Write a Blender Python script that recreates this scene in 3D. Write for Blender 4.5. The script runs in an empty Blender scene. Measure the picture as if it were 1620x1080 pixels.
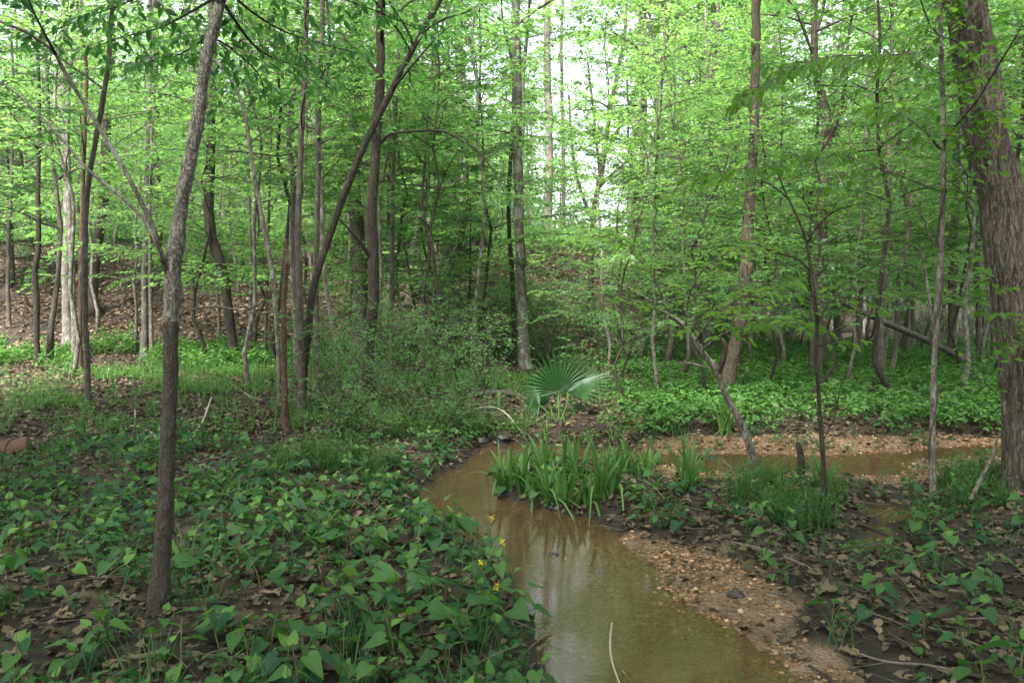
import bpy, math, random
import numpy as np
from mathutils import Vector

# ------------------------------------------------------------------ camera, sky, sun, exposure
SC = bpy.context.scene
F = 1260.0
CAMZ = 1.5
PITCH = math.atan(60 / F)
cam_d = bpy.data.cameras.new("camera")
cam = bpy.data.objects.new("camera", cam_d)
SC.collection.objects.link(cam)
SC.camera = cam
cam_d.sensor_width = 36
cam_d.lens = 28.0
cam_d.clip_start = 0.05
cam_d.clip_end = 600
cam.location = (0, 0, CAMZ)
cam.rotation_euler = (math.pi / 2 - PITCH, 0, 0)

SUN_EL, SUN_AZ = math.radians(56), math.radians(205)     # azimuth clockwise from +Y
world = bpy.data.worlds.new("World")
SC.world = world
world.use_nodes = True
nt = world.node_tree
nt.nodes.clear()
sky = nt.nodes.new("ShaderNodeTexSky")
sky.sky_type = 'NISHITA'
sky.sun_disc = False
sky.sun_elevation = SUN_EL
sky.sun_rotation = SUN_AZ
sky.air_density = 1.0
sky.dust_density = 3.5
sky.ozone_density = 1.0
bgn = nt.nodes.new("ShaderNodeBackground")
bgn.inputs['Strength'].default_value = 0.15
outn = nt.nodes.new("ShaderNodeOutputWorld")
hs = nt.nodes.new("ShaderNodeHueSaturation")       # thin high cloud: a paler sky
hs.inputs['Saturation'].default_value = 0.38
nt.links.new(sky.outputs[0], hs.inputs['Color'])
nt.links.new(hs.outputs[0], bgn.inputs[0])
nt.links.new(bgn.outputs[0], outn.inputs[0])
sun_d = bpy.data.lights.new("sun", 'SUN')
sun_d.energy = 3.0
sun_d.angle = math.radians(10)
sun_d.color = (1.0, 0.96, 0.88)
sun = bpy.data.objects.new("sun", sun_d)
SC.collection.objects.link(sun)
sdir = Vector((math.sin(SUN_AZ) * math.cos(SUN_EL), math.cos(SUN_AZ) * math.cos(SUN_EL), math.sin(SUN_EL)))
sun.rotation_euler = sdir.to_track_quat('Z', 'Y').to_euler()
sun.location = (0, 0, 30)
SC.view_settings.view_transform = 'Standard'
SC.view_settings.look = 'None'
SC.view_settings.exposure = 2.17
SC.view_settings.gamma = 1
SC.cycles.max_bounces = 8
SC.cycles.diffuse_bounces = 5
SC.cycles.glossy_bounces = 3
SC.cycles.transmission_bounces = 4
SC.cycles.transparent_max_bounces = 6
SC.cycles.caustics_reflective = False
SC.cycles.caustics_refractive = False

HAZE = 0.0003
SC.cycles.volume_bounces = 1
# ------------------------------------------------------------------ small maths
cp, sp = math.cos(PITCH), math.sin(PITCH)


def ray(px, py):
    x = (px - 810) / F
    u = -(py - 540) / F
    return np.array([x, cp + u * sp, -sp + u * cp])


def at(px, py, D):
    d = ray(px, py)
    return np.array([0, 0, CAMZ]) + d * (D / d[1])


def to_px(X, Y, Z):
    X, Y, Z = np.asarray(X, float), np.asarray(Y, float), np.asarray(Z, float) - CAMZ
    fw = Y * cp - Z * sp
    up = Y * sp + Z * cp
    return 810 + F * X / fw, 540 - F * up / fw


def sstep(a, b, x):
    t = np.clip((np.asarray(x, float) - a) / (b - a), 0, 1)
    return t * t * (3 - 2 * t)


def vnoise(x, y, seed=0):
    x = np.asarray(x, float); y = np.asarray(y, float)
    xi = np.floor(x).astype(np.int64); yi = np.floor(y).astype(np.int64)
    fx = x - xi; fy = y - yi
    fx = fx * fx * (3 - 2 * fx); fy = fy * fy * (3 - 2 * fy)

    def h(a, b):
        n = (a * 374761393 + b * 668265263 + seed * 1442695041) & 0x7fffffff
        n = (n ^ (n >> 13)) * 1274126177 & 0x7fffffff
        return ((n ^ (n >> 16)) & 0xffff) / 65535.0
    return (h(xi, yi) * (1 - fx) + h(xi + 1, yi) * fx) * (1 - fy) + (h(xi, yi + 1) * (1 - fx) + h(xi + 1, yi + 1) * fx) * fy


def fbm(x, y, seed=0, o=3):
    s = 0; a = 0.5
    for k in range(o):
        s = s + a * (vnoise(x * 2 ** k, y * 2 ** k, seed + k) - 0.5)
        a *= 0.5
    return s * 2


def px_poly(pts, z=0.0):
    out = []
    for p in pts:
        d = ray(*p)
        t = (z - CAMZ) / d[2]
        out.append((d[0] * t, d[1] * t))
    return np.array(out)


def poly_sd(P, X, Y):
    """signed distance to a polygon, negative inside"""
    X = np.asarray(X, float); Y = np.asarray(Y, float)
    best = np.full(X.shape, 1e9)
    inside = np.zeros(X.shape, bool)
    n = len(P)
    for i in range(n):
        ax, ay = P[i]; bx, by = P[(i + 1) % n]
        dx, dy = bx - ax, by - ay
        L2 = dx * dx + dy * dy + 1e-12
        t = np.clip(((X - ax) * dx + (Y - ay) * dy) / L2, 0, 1)
        d = (X - ax - t * dx) ** 2 + (Y - ay - t * dy) ** 2
        best = np.minimum(best, d)
        c = ((ay > Y) != (by > Y)) & (X < (bx - ax) * (Y - ay) / (by - ay + 1e-12) + ax)
        inside ^= c
    d = np.sqrt(best)
    return np.where(inside, -d, d)


WL = -0.06
W_MAIN = px_poly([(800, 1290), (842, 1080), (838, 1030), (836, 985), (815, 945), (792, 905), (748, 872), (712, 850),
                  (688, 825), (666, 800), (655, 775), (688, 752), (730, 737), (742, 716), (768, 704), (828, 698),
                  (880, 706), (950, 711), (1020, 712), (1100, 717), (1200, 718), (1300, 719), (1420, 713),
                  (1480, 707), (1600, 700), (1900, 694), (1900, 722), (1560, 724), (1450, 730), (1440, 750),
                  (1340, 756), (1260, 748), (1200, 755), (1120, 748), (1062, 737), (1000, 733), (930, 729), (862, 729),
                  (812, 738), (784, 758), (796, 780), (848, 798), (898, 806), (940, 820), (978, 842), (1000, 862),
                  (1028, 892), (1060, 935), (1110, 966), (1170, 996), (1230, 1036), (1290, 1080), (1560, 1290)], WL)
W_POOL = px_poly([(1328, 870), (1340, 838), (1362, 826), (1352, 808), (1372, 788), (1398, 796), (1412, 778), (1436, 768), (1452, 780), (1440, 800), (1456, 822), (1432, 838), (1446, 860),
                  (1410, 868), (1385, 884), (1358, 872)], WL)
G_NEAR = px_poly([(990, 848), (1035, 866), (1100, 880), (1165, 912), (1225, 962), (1275, 1010), (1330, 1060), (1560, 1290),
                  (1400, 1290), (1160, 1085), (1080, 1010), (1000, 935), (955, 860)], WL)
G_BACK = px_poly([(1000, 708), (1100, 700), (1300, 698), (1500, 698), (1900, 692), (1900, 730), (1500, 745), (1440, 772),
                  (1290, 770), (1120, 768), (1040, 765), (1000, 745)], WL)


def water_sd(X, Y):
    return np.minimum(poly_sd(W_MAIN, X, Y) + .02, poly_sd(W_POOL, X, Y) + .05 + .25 * np.maximum(fbm(X * 3, Y * 3, 92), 0)) + 0.10 * fbm(X * 2.2, Y * 2.2, 90) + 0.045 * fbm(X * 9, Y * 9, 91)


def hill(X, Y):
    Ys = np.maximum(Y, 1.0)
    r = X / Ys
    A = sstep(20.5, 34, Y)
    H = 3.9 * A * (1 - sstep(0.07, 0.36, r))
    H = H + 0.05 * np.maximum(Y - 34, 0) * (1 - sstep(-0.2, 0.0, r))
    H = H - 0.10 * np.clip(Y - 38, 0, 30) * sstep(-0.12, -0.02, r) * (1 - sstep(0.15, 0.3, r))
    H = H + 1.5 * sstep(45, 90, Y) * sstep(0.25, 0.4, r)
    return H


def ground_h(X, Y):
    X = np.asarray(X, float); Y = np.asarray(Y, float)
    sd = water_sd(X, Y)
    nz = 0.05 * fbm(X * 0.9, Y * 0.9, 3) + 0.025 * fbm(X * 4, Y * 4, 9)
    land = np.maximum(sd, 0)
    steep = np.where((X < 0.15 + 0.0 * Y) | (Y > 9.2), 0.45, 0.10)
    bank = WL + 0.004 + 0.10 * (1 - np.exp(-land * steep / 0.10))
    upper = 0.14 * sstep(8.6, 10.0, Y + 0.5 * fbm(X, Y * 0, 5)) * sstep(0.3, -0.6, X)
    h_land = bank + upper + (nz + 0.02) * sstep(0.0, 0.5, land) + 0.35 * fbm(X * 0.12, Y * 0.12, 21) * sstep(14, 30, Y)
    h_land = h_land + hill(X, Y) + 0.35 * fbm(X * 0.35, Y * 0.35, 31) * sstep(22, 26, Y) * (1 - sstep(0.1, 0.3, X / np.maximum(Y, 1)))
    h_w = WL - 0.004 - 0.11 * sstep(0, 0.55, -sd) - 0.02 * fbm(X * 3, Y * 3, 12) * sstep(0, 0.3, -sd)
    return np.where(sd > 0, h_land, h_w)


def gh(x, y):
    return float(ground_h(np.array([x]), np.array([y]))[0])


def on_ground(px, py):
    d = ray(px, py)
    if d[2] >= -0.002:
        D = np.linspace(18, 60, 600)
    else:
        D = np.linspace(2.0, 60, 2400)
    t = D / d[1]
    X = d[0] * t; Z = CAMZ + d[2] * t
    g = ground_h(X, D)
    k = np.argmax(g >= Z)
    if g[k] < Z[k]:
        k = len(D) - 1
    return np.array([X[k], D[k], g[k]])


# ------------------------------------------------------------------ materials
def new_mat(name):
    m = bpy.data.materials.new(name)
    m.use_nodes = True
    n = m.node_tree
    n.nodes.clear()
    o = n.nodes.new("ShaderNodeOutputMaterial")
    return m, n, o


def N(n, t, **kw):
    x = n.nodes.new("ShaderNode" + t)
    for k, v in kw.items():
        if k in x.inputs:
            x.inputs[k].default_value = v
        else:
            setattr(x, k, v)
    return x


def ramp(n, fac, stops):
    r = n.nodes.new("ShaderNodeValToRGB")
    e = r.color_ramp.elements
    while len(e) < len(stops):
        e.new(0.5)
    for i, (p, c) in enumerate(stops):
        e[i].position = p
        e[i].color = (*c, 1) if len(c) == 3 else c
    n.links.new(fac, r.inputs[0])
    return r.outputs[0]


def mixc(n, fac, a, b, blend='MIX'):
    x = n.nodes.new("ShaderNodeMix")
    x.data_type = 'RGBA'
    x.blend_type = blend
    for s, v in ((0, fac), (6, a), (7, b)):
        if hasattr(v, 'links'):
            n.links.new(v, x.inputs[s])
        else:
            x.inputs[s].default_value = (*v, 1) if isinstance(v, tuple) else v
    return x.outputs[2]


def math_n(n, op, a, b=None, clamp=False):
    x = n.nodes.new("ShaderNodeMath")
    x.operation = op
    x.use_clamp = clamp
    for s, v in ((0, a), (1, b)):
        if v is None:
            continue
        if hasattr(v, 'links'):
            n.links.new(v, x.inputs[s])
        else:
            x.inputs[s].default_value = v
    return x.outputs[0]


def leaf_mat(name, dark, light, tr_dark, tr_light, trans=0.45, gloss=0.06, rough=0.45, veins=False, objvar=0.35):
    m, n, o = new_mat(name)
    a = N(n, "Attribute", attribute_name="lc")
    sep = N(n, "SeparateXYZ")
    n.links.new(a.outputs['Vector'], sep.inputs[0])
    oi = N(n, "ObjectInfo")
    t = math_n(n, 'ADD', sep.outputs[2], math_n(n, 'MULTIPLY', math_n(n, 'SUBTRACT', oi.outputs['Random'], 0.5), objvar), True)
    cd = mixc(n, t, dark, light)
    ct = mixc(n, t, tr_dark, tr_light)
    if veins:
        # side veins run out and forward from the midrib
        v = math_n(n, 'ABSOLUTE', sep.outputs[1])
        s = math_n(n, 'SUBTRACT', sep.outputs[0], math_n(n, 'MULTIPLY', v, 0.9))
        w = math_n(n, 'SINE', math_n(n, 'MULTIPLY', s, 44.0))
        w = math_n(n, 'POWER', math_n(n, 'ABSOLUTE', w), 10.0)
        mid = math_n(n, 'LESS_THAN', v, 0.018)
        vv = math_n(n, 'MAXIMUM', math_n(n, 'MULTIPLY', w, 0.22), math_n(n, 'MULTIPLY', mid, 0.5))
        cd = mixc(n, vv, cd, mixc(n, 0.45, cd, (0.20, 0.30, 0.08)))
        tc = N(n, "TexCoord")
        nz = N(n, "TexNoise", Scale=60.0, Detail=2.0)
        n.links.new(tc.outputs['Object'], nz.inputs[0])
        cd = mixc(n, math_n(n, 'MULTIPLY', nz.outputs[0], 0.35), cd, (0.02, 0.05, 0.02))
        bl = N(n, "TexNoise", Scale=22.0, Detail=3.0)
        n.links.new(tc.outputs['Object'], bl.inputs[0])
        cd = mixc(n, math_n(n, 'MULTIPLY', math_n(n, 'GREATER_THAN', bl.outputs[0], 0.66), 0.7), cd, (0.16, 0.12, 0.035))
    d = N(n, "BsdfDiffuse")
    tr = N(n, "BsdfTranslucent")
    g = N(n, "BsdfGlossy", Roughness=rough)
    g.inputs[0].default_value = (0.9, 0.95, 1, 1)
    n.links.new(cd, d.inputs[0]); n.links.new(ct, tr.inputs[0])
    m1 = N(n, "MixShader"); m1.inputs[0].default_value = trans
    n.links.new(d.outputs[0], m1.inputs[1]); n.links.new(tr.outputs[0], m1.inputs[2])
    m2 = N(n, "MixShader")
    lw = N(n, "LayerWeight", Blend=0.5)
    fac = math_n(n, 'ADD', math_n(n, 'MULTIPLY', math_n(n, 'POWER', lw.outputs['Facing'], 4.0), gloss * 2.0), gloss * 0.45)
    n.links.new(fac, m2.inputs[0])
    n.links.new(m1.outputs[0], m2.inputs[1]); n.links.new(g.outputs[0], m2.inputs[2])
    n.links.new(m2.outputs[0], o.inputs[0])
    return m


def bark_mat(name, c1, c2, c3=None, patch=None, patch_amt=0.5, ridge=1.0, dark_below=None, bump=0.6, scale=1.0, stretch=5.0):
    """c1/c2 ridge and furrow colour, patch = lichen or moss patches"""
    m, n, o = new_mat(name)
    tc = N(n, "TexCoord")
    mp = N(n, "Mapping")
    mp.inputs['Scale'].default_value = (26 * scale, 26 * scale, stretch * scale)
    wn = N(n, "TexNoise", Scale=9.0, Detail=3.0)
    n.links.new(tc.outputs['Object'], wn.inputs[0])
    wv = N(n, "VectorMath", operation='MULTIPLY_ADD')
    n.links.new(wn.outputs['Color'], wv.inputs[0]); wv.inputs[1].default_value = (0.07, 0.07, 0.25)
    n.links.new(tc.outputs['Object'], wv.inputs[2])
    n.links.new(wv.outputs[0], mp.inputs[0])
    nz = N(n, "TexNoise", Scale=1.0, Detail=5.0, Roughness=0.65, Distortion=0.6)
    n.links.new(mp.outputs[0], nz.inputs[0])
    vo = N(n, "TexVoronoi", Scale=1.4, feature='DISTANCE_TO_EDGE')
    n.links.new(mp.outputs[0], vo.inputs[0])
    rid = math_n(n, 'MULTIPLY', math_n(n, 'MINIMUM', math_n(n, 'MULTIPLY', vo.outputs[0], 3.0), 1.0), ridge)
    fine = N(n, "TexNoise", Scale=95.0 * scale, Detail=4.0, Roughness=0.75)
    n.links.new(tc.outputs['Object'], fine.inputs[0])
    hgt = math_n(n, 'ADD', math_n(n, 'MULTIPLY', nz.outputs[0], 0.8), math_n(n, 'MULTIPLY', rid, 0.28))
    hgt = math_n(n, 'ADD', hgt, math_n(n, 'MULTIPLY', math_n(n, 'SUBTRACT', fine.outputs[0], 0.5), 0.9))
    col = ramp(n, hgt, [(0.34, c2), (0.55, tuple(a * .45 + b * .55 for a, b in zip(c1, c2))), (0.78, c1)])
    big = N(n, "TexNoise", Scale=2.2, Detail=3.0)
    n.links.new(tc.outputs['Object'], big.inputs[0])
    col = mixc(n, math_n(n, 'MULTIPLY', ramp(n, big.outputs[0], [(0.4, (0, 0, 0)), (0.65, (1, 1, 1))]), 0.25), col, c2)
    if patch:
        n2 = N(n, "TexNoise", Scale=5.0, Detail=6.0, Roughness=0.7)
        mp2 = N(n, "Mapping"); mp2.inputs['Scale'].default_value = (1.6, 1.6, 0.9)
        n.links.new(tc.outputs['Object'], mp2.inputs[0]); n.links.new(mp2.outputs[0], n2.inputs[0])
        f = ramp(n, n2.outputs[0], [(0.62 - 0.25 * patch_amt, (0, 0, 0)), (0.70 - 0.2 * patch_amt, (1, 1, 1))])
        f2 = math_n(n, 'MULTIPLY', f, 0.8)
        col = mixc(n, f2, col, patch)
    if dark_below is not None:
        zlo, cdk = dark_below
        sx = N(n, "SeparateXYZ"); n.links.new(tc.outputs['Object'], sx.inputs[0])
        n3 = N(n, "TexNoise", Scale=4.0, Detail=4.0)
        n.links.new(tc.outputs['Object'], n3.inputs[0])
        zz = math_n(n, 'ADD', sx.outputs[2], math_n(n, 'MULTIPLY', n3.outputs[0], 0.22))
        f = math_n(n, 'LESS_THAN', zz, zlo + 0.11)
        col = mixc(n, math_n(n, 'MULTIPLY', f, 0.85), col, mixc(n, hgt, (0.01, 0.008, 0.006), cdk))
    b = N(n, "Bump", Strength=bump, Distance=0.012)
    n.links.new(hgt, b.inputs['Height'])
    p = N(n, "BsdfPrincipled", Roughness=0.85)
    p.inputs['Specular IOR Level'].default_value = 0.25
    n.links.new(col, p.inputs['Base Color']); n.links.new(b.outputs[0], p.inputs['Normal'])
    n.links.new(p.outputs[0], o.inputs[0])
    return m


def plain_mat(name, stops, rough=0.8, scale=20, spec=0.3, attr=True, bump=0.0, trans=0.0):
    m, n, o = new_mat(name)
    tc = N(n, "TexCoord")
    nz = N(n, "TexNoise", Scale=float(scale), Detail=4.0, Roughness=0.6)
    n.links.new(tc.outputs['Object'], nz.inputs[0])
    f = nz.outputs[0]
    if attr:
        a = N(n, "Attribute", attribute_name="lc")
        sep = N(n, "SeparateXYZ"); n.links.new(a.outputs['Vector'], sep.inputs[0])
        f = math_n(n, 'ADD', math_n(n, 'MULTIPLY', sep.outputs[2], 0.8), math_n(n, 'MULTIPLY', math_n(n, 'SUBTRACT', f, 0.4), 0.6))
    col = ramp(n, f, stops)
    p = N(n, "BsdfPrincipled", Roughness=rough)
    p.inputs['Specular IOR Level'].default_value = spec
    n.links.new(col, p.inputs['Base Color'])
    if bump:
        b = N(n, "Bump", Strength=bump, Distance=0.01)
        n.links.new(nz.outputs[0], b.inputs['Height']); n.links.new(b.outputs[0], p.inputs['Normal'])
    n.links.new(p.outputs[0], o.inputs[0])
    return m


M = {}
M['leaf_bright'] = leaf_mat("spring_leaf", (0.050, 0.135, 0.034), (0.128, 0.242, 0.062), (0.15, 0.37, 0.07), (0.36, 0.61, 0.14), 0.55, 0.05)
M['leaf_mid'] = leaf_mat("woodland_leaf", (0.045, 0.120, 0.035), (0.100, 0.210, 0.060), (0.09, 0.29, 0.055), (0.22, 0.46, 0.10), 0.5, 0.05)
M['leaf_dark'] = leaf_mat("dark_green_leaf", (0.026, 0.085, 0.028), (0.055, 0.140, 0.038), (0.05, 0.19, 0.04), (0.13, 0.34, 0.06), 0.45, 0.05)  # deeper green for the young tree's crown and the small herbs
M['leaf_near'] = leaf_mat("elm_leaf", (0.050, 0.135, 0.020), (0.10, 0.210, 0.035), (0.10, 0.28, 0.03), (0.22, 0.44, 0.05), 0.5, 0.03, veins=True)
M['heart'] = leaf_mat("heart_leaf", (0.014, 0.064, 0.033), (0.130, 0.270, 0.050), (0.04, 0.16, 0.03), (0.20, 0.42, 0.05), 0.30, 0.028, 0.5, veins=True, objvar=0.25)
M['herb'] = leaf_mat("herb_leaf", (0.055, 0.145, 0.038), (0.150, 0.280, 0.070), (0.06, 0.20, 0.03), (0.18, 0.40, 0.05), 0.36, 0.03)
M['grass'] = leaf_mat("grass_blade", (0.040, 0.110, 0.025), (0.110, 0.200, 0.040), (0.06, 0.18, 0.03), (0.16, 0.30, 0.05), 0.3, 0.05)
M['iris'] = leaf_mat("iris_blade", (0.045, 0.120, 0.030), (0.120, 0.230, 0.055), (0.08, 0.22, 0.04), (0.20, 0.40, 0.06), 0.35, 0.03, 0.4)
M['palm'] = leaf_mat("palm_leaf", (0.012, 0.050, 0.012), (0.040, 0.105, 0.028), (0.03, 0.12, 0.02), (0.08, 0.20, 0.04), 0.2, 0.05, 0.38)
M['cedar'] = leaf_mat("cedar_foliage", (0.018, 0.050, 0.016), (0.045, 0.095, 0.025), (0.03, 0.09, 0.02), (0.06, 0.14, 0.03), 0.25, 0.03)
M['stem'] = plain_mat("plant_stem", [(0.2, (0.06, 0.05, 0.02)), (0.8, (0.10, 0.14, 0.04))], 0.7, 30)
M['twig'] = plain_mat("twig_wood", [(0.2, (0.035, 0.028, 0.022)), (0.8, (0.10, 0.085, 0.07))], 0.85, 15)
M['deadleaf'] = leaf_mat("dead_leaf", (0.024, 0.015, 0.009), (0.27, 0.180, 0.120), (0.05, 0.025, 0.015), (0.18, 0.10, 0.06), 0.12, 0.05, 0.55, veins=True, objvar=0)
M['flower'] = plain_mat("yellow_petal", [(0.2, (0.75, 0.55, 0.02)), (0.8, (0.85, 0.70, 0.04))], 0.6, 30)
M['pebble'] = plain_mat("creek_pebble", [(0.0, (0.06, 0.036, 0.018)), (0.35, (0.22, 0.115, 0.050)), (0.65, (0.38, 0.22, 0.105)), (0.95, (0.58, 0.46, 0.33))], 0.55, 120, 0.4)
M['stick'] = plain_mat("dead_stick", [(0.2, (0.06, 0.045, 0.035)), (0.5, (0.17, 0.14, 0.115)), (0.8, (0.36, 0.32, 0.27))], 0.85, 40, bump=0.4)
M['pale_stick'] = plain_mat("pale_stick", [(0.2, (0.22, 0.20, 0.16)), (0.8, (0.50, 0.47, 0.40))], 0.8, 40, bump=0.3)
M['mud_clod'] = plain_mat("wet_clod", [(0.2, (0.012, 0.009, 0.007)), (0.8, (0.07, 0.05, 0.04))], 0.35, 60, 0.6, bump=0.8)

GREY = bark_mat("grey_bark", (0.30, 0.27, 0.225), (0.055, 0.045, 0.036), patch=(0.33, 0.33, 0.29), patch_amt=0.35)
FGB = bark_mat("scaly_bark", (0.40, 0.375, 0.33), (0.060, 0.050, 0.041), patch=(0.36, 0.33, 0.28), patch_amt=0.1, bump=0.8, scale=1.7, stretch=14.0,
               dark_below=(1.36, (0.085, 0.064, 0.050)))
DARK = bark_mat("dark_bark", (0.085, 0.070, 0.055), (0.020, 0.016, 0.012), patch=(0.075, 0.085, 0.045), patch_amt=0.2)
BROWN = bark_mat("brown_bark", (0.17, 0.145, 0.120), (0.045, 0.037, 0.030), patch=(0.18, 0.18, 0.14), patch_amt=0.3)
LICH = bark_mat("lichen_bark", (0.17, 0.150, 0.125), (0.045, 0.038, 0.030), patch=(0.22, 0.23, 0.195), patch_amt=0.55)
MOSS = bark_mat("mossy_bark", (0.17, 0.135, 0.105), (0.038, 0.030, 0.023), patch=(0.065, 0.075, 0.030), patch_amt=0.35)
RED = bark_mat("red_bark", (0.17, 0.105, 0.075), (0.05, 0.028, 0.018), patch=(0.22, 0.19, 0.16), patch_amt=0.2)
PALE = bark_mat("pale_bark", (0.25, 0.23, 0.195), (0.075, 0.065, 0.055), patch=(0.28, 0.28, 0.245), patch_amt=0.4)
BIG = bark_mat("furrowed_bark", (0.27, 0.225, 0.185), (0.030, 0.024, 0.018), patch=(0.085, 0.080, 0.045), patch_amt=0.25, bump=1.0, scale=1.3, stretch=2.2)


# ------------------------------------------------------------------ mesh accumulator
class Acc:
    def __init__(s):
        s.v = []; s.f = []; s.c = []; s.m = []; s.n = 0

    def add(s, v, f, c, mat=0):
        v = np.asarray(v, np.float32).reshape(-1, 3)
        f = np.asarray(f, np.int64).reshape(-1, 4)
        c = np.asarray(c, np.float32)
        if c.ndim == 0:
            c = np.stack([np.full(len(v), 0.5), np.full(len(v), 0.5), np.full(len(v), float(c))], 1)
        s.v.append(v); s.f.append(f + s.n); s.c.append(c.astype(np.float32)); s.m.append(np.full(len(f), mat, np.int32))
        s.n += len(v)

    def build(s, name, mats, parent=None, smooth=True, origin=None):
        me = bpy.data.meshes.new(name)
        v = np.concatenate(s.v); f = np.concatenate(s.f); c = np.concatenate(s.c); mi = np.concatenate(s.m)
        if origin is not None:
            v = v - np.asarray(origin, np.float32)
        me.vertices.add(len(v)); me.vertices.foreach_set("co", v.ravel())
        me.loops.add(f.size); me.loops.foreach_set("vertex_index", f.ravel().astype(np.int32))
        me.polygons.add(len(f))
        me.polygons.foreach_set("loop_start", np.arange(0, f.size, 4, dtype=np.int32))
        me.polygons.foreach_set("loop_total", np.full(len(f), 4, np.int32))
        if not isinstance(mats, (list, tuple)):
            mats = [mats]
        for m in mats:
            me.materials.append(m)
        me.polygons.foreach_set("material_index", mi)
        me.polygons.foreach_set("use_smooth", np.full(len(f), smooth, bool))
        at_ = me.attributes.new("lc", 'FLOAT_VECTOR', 'POINT')
        at_.data.foreach_set("vector", c.ravel())
        me.update(calc_edges=True)
        o = bpy.data.objects.new(name, me)
        SC.collection.objects.link(o)
        if parent is not None:
            o.parent = parent
        elif origin is not None:
            o.location = origin
        return o


def empty(name, loc, rz=0, sc=1.0):
    o = bpy.data.objects.new(name, None)
    o.empty_display_size = 0.1
    SC.collection.objects.link(o)
    o.location = loc
    o.rotation_euler = (0, 0, rz)
    o.scale = (sc, sc, sc)
    return o


def tag(o, label, cat, group=None):
    o['label'] = label
    o['category'] = cat
    if group:
        o['group'] = group
    return o


def copy_tree(o, parent=None):
    c = o.copy()
    SC.collection.objects.link(c)
    c.parent = parent
    for ch in list(o.children):
        copy_tree(ch, c)
    return c


def nrm(a):
    a = np.asarray(a, float)
    return a / (np.linalg.norm(a, axis=-1, keepdims=True) + 1e-9)


def smooth_path(pts, step):
    P = np.asarray(pts, float)
    n = len(P)
    if n < 3:
        L = np.linalg.norm(P[-1, :3] - P[0, :3]); k = max(2, int(L / step) + 1)
        t = np.linspace(0, 1, k)[:, None]
        return P[0] * (1 - t) + P[-1] * t
    out = []
    for i in range(n - 1):
        p0 = P[max(i - 1, 0)]; p1 = P[i]; p2 = P[i + 1]; p3 = P[min(i + 2, n - 1)]
        k = max(1, int(np.linalg.norm(p2[:3] - p1[:3]) / step))
        t = (np.arange(k) / k)[:, None]
        out.append(0.5 * ((2 * p1) + (-p0 + p2) * t + (2 * p0 - 5 * p1 + 4 * p2 - p3) * t * t + (-p0 + 3 * p1 - 3 * p2 + p3) * t ** 3))
    out.append(P[-1:])
    return np.concatenate(out)


def tube(acc, pts, rad, sides=8, mat=0, rough=0.0, seed=0, tint=0.5, furrow=0.0, cap=True):
    P = np.asarray(pts, float); R = np.asarray(rad, float) * np.ones(len(P))
    n = len(P)
    T = nrm(np.gradient(P, axis=0))
    ref = np.array([1.0, 0, 0]) if abs(nrm(P[-1] - P[0])[0]) < 0.8 else np.array([0, 0, 1.0])
    U = nrm(np.cross(T, ref)); V = np.cross(T, U)
    a = np.arange(sides) / sides * 2 * np.pi
    r = R[:, None] * np.ones((1, sides))
    if rough or furrow:
        s = np.concatenate([[0], np.cumsum(np.linalg.norm(np.diff(P, axis=0), axis=1))])
        ca, sa = np.cos(a), np.sin(a)
        if rough:
            k = 1.6
            q = s[:, None] / (np.mean(R) * 3) * np.ones((1, sides))
            r = r * (1 + rough * (fbm(q + 7 * seed, (ca * k + 5)[None, :] + 0 * q, seed) + fbm(q * 0.9 + 3, (sa * k + 9)[None, :] + 0 * q, seed + 5)))
        if furrow:
            q = s[:, None] * 5.0 * np.ones((1, sides))
            wob = 2.2 * fbm(q * 0.5, a[None, :] * 2 + 0 * q, seed + 3)
            rd = np.abs(np.sin(a[None, :] * 11 + wob * 1.6)) ** 0.7 * (0.7 + 0.6 * vnoise(q * 2.0, a[None, :] * 6, seed + 8))
            r = r * (1 - furrow + furrow * 1.5 * rd)
    ring = P[:, None, :] + r[:, :, None] * (np.cos(a)[None, :, None] * U[:, None, :] + np.sin(a)[None, :, None] * V[:, None, :])
    v = ring.reshape(-1, 3)
    i = np.arange(n - 1)[:, None] * sides; j = np.arange(sides)[None, :]; j2 = (j + 1) % sides
    f = np.stack([i + j, i + j2, i + sides + j2, i + sides + j], -1).reshape(-1, 4)
    if cap:
        v = np.concatenate([v, P[:1], P[-1:]])
        c0, c1 = n * sides, n * sides + 1
        jj = np.arange(0, sides - 1, 2)
        e0 = np.stack([np.full(len(jj), c0), (jj + 2) % sides, jj + 1, jj], -1)
        b = (n - 1) * sides
        e1 = np.stack([np.full(len(jj), c1), b + jj, b + jj + 1, b + (jj + 2) % sides], -1)
        f = np.concatenate([f, e0, e1])
    acc.add(v, f, tint, mat)


def prisms(acc, A, B, ra, rb, mat=0, tint=0.5):
    """many thin three-sided twigs from A to B"""
    A = np.asarray(A, float); B = np.asarray(B, float)
    T = nrm(B - A)
    ref = np.where(np.abs(T[:, 2:3]) < 0.8, np.array([[0, 0, 1.0]]), np.array([[1.0, 0, 0]]))
    U = nrm(np.cross(T, ref)); V = np.cross(T, U)
    vs = []
    for P, r in ((A, ra), (B, rb)):
        r = np.asarray(r, float) * np.ones(len(A))
        for k in range(3):
            t = k * 2 * np.pi / 3
            vs.append(P + r[:, None] * (math.cos(t) * U + math.sin(t) * V))
    v = np.stack(vs, 1).reshape(-1, 3)
    base = np.arange(len(A))[:, None, None] * 6
    q = np.array([[0, 1, 4, 3], [1, 2, 5, 4], [2, 0, 3, 5]])[None]
    acc.add(v, (base + q).reshape(-1, 4), tint, mat)


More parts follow.
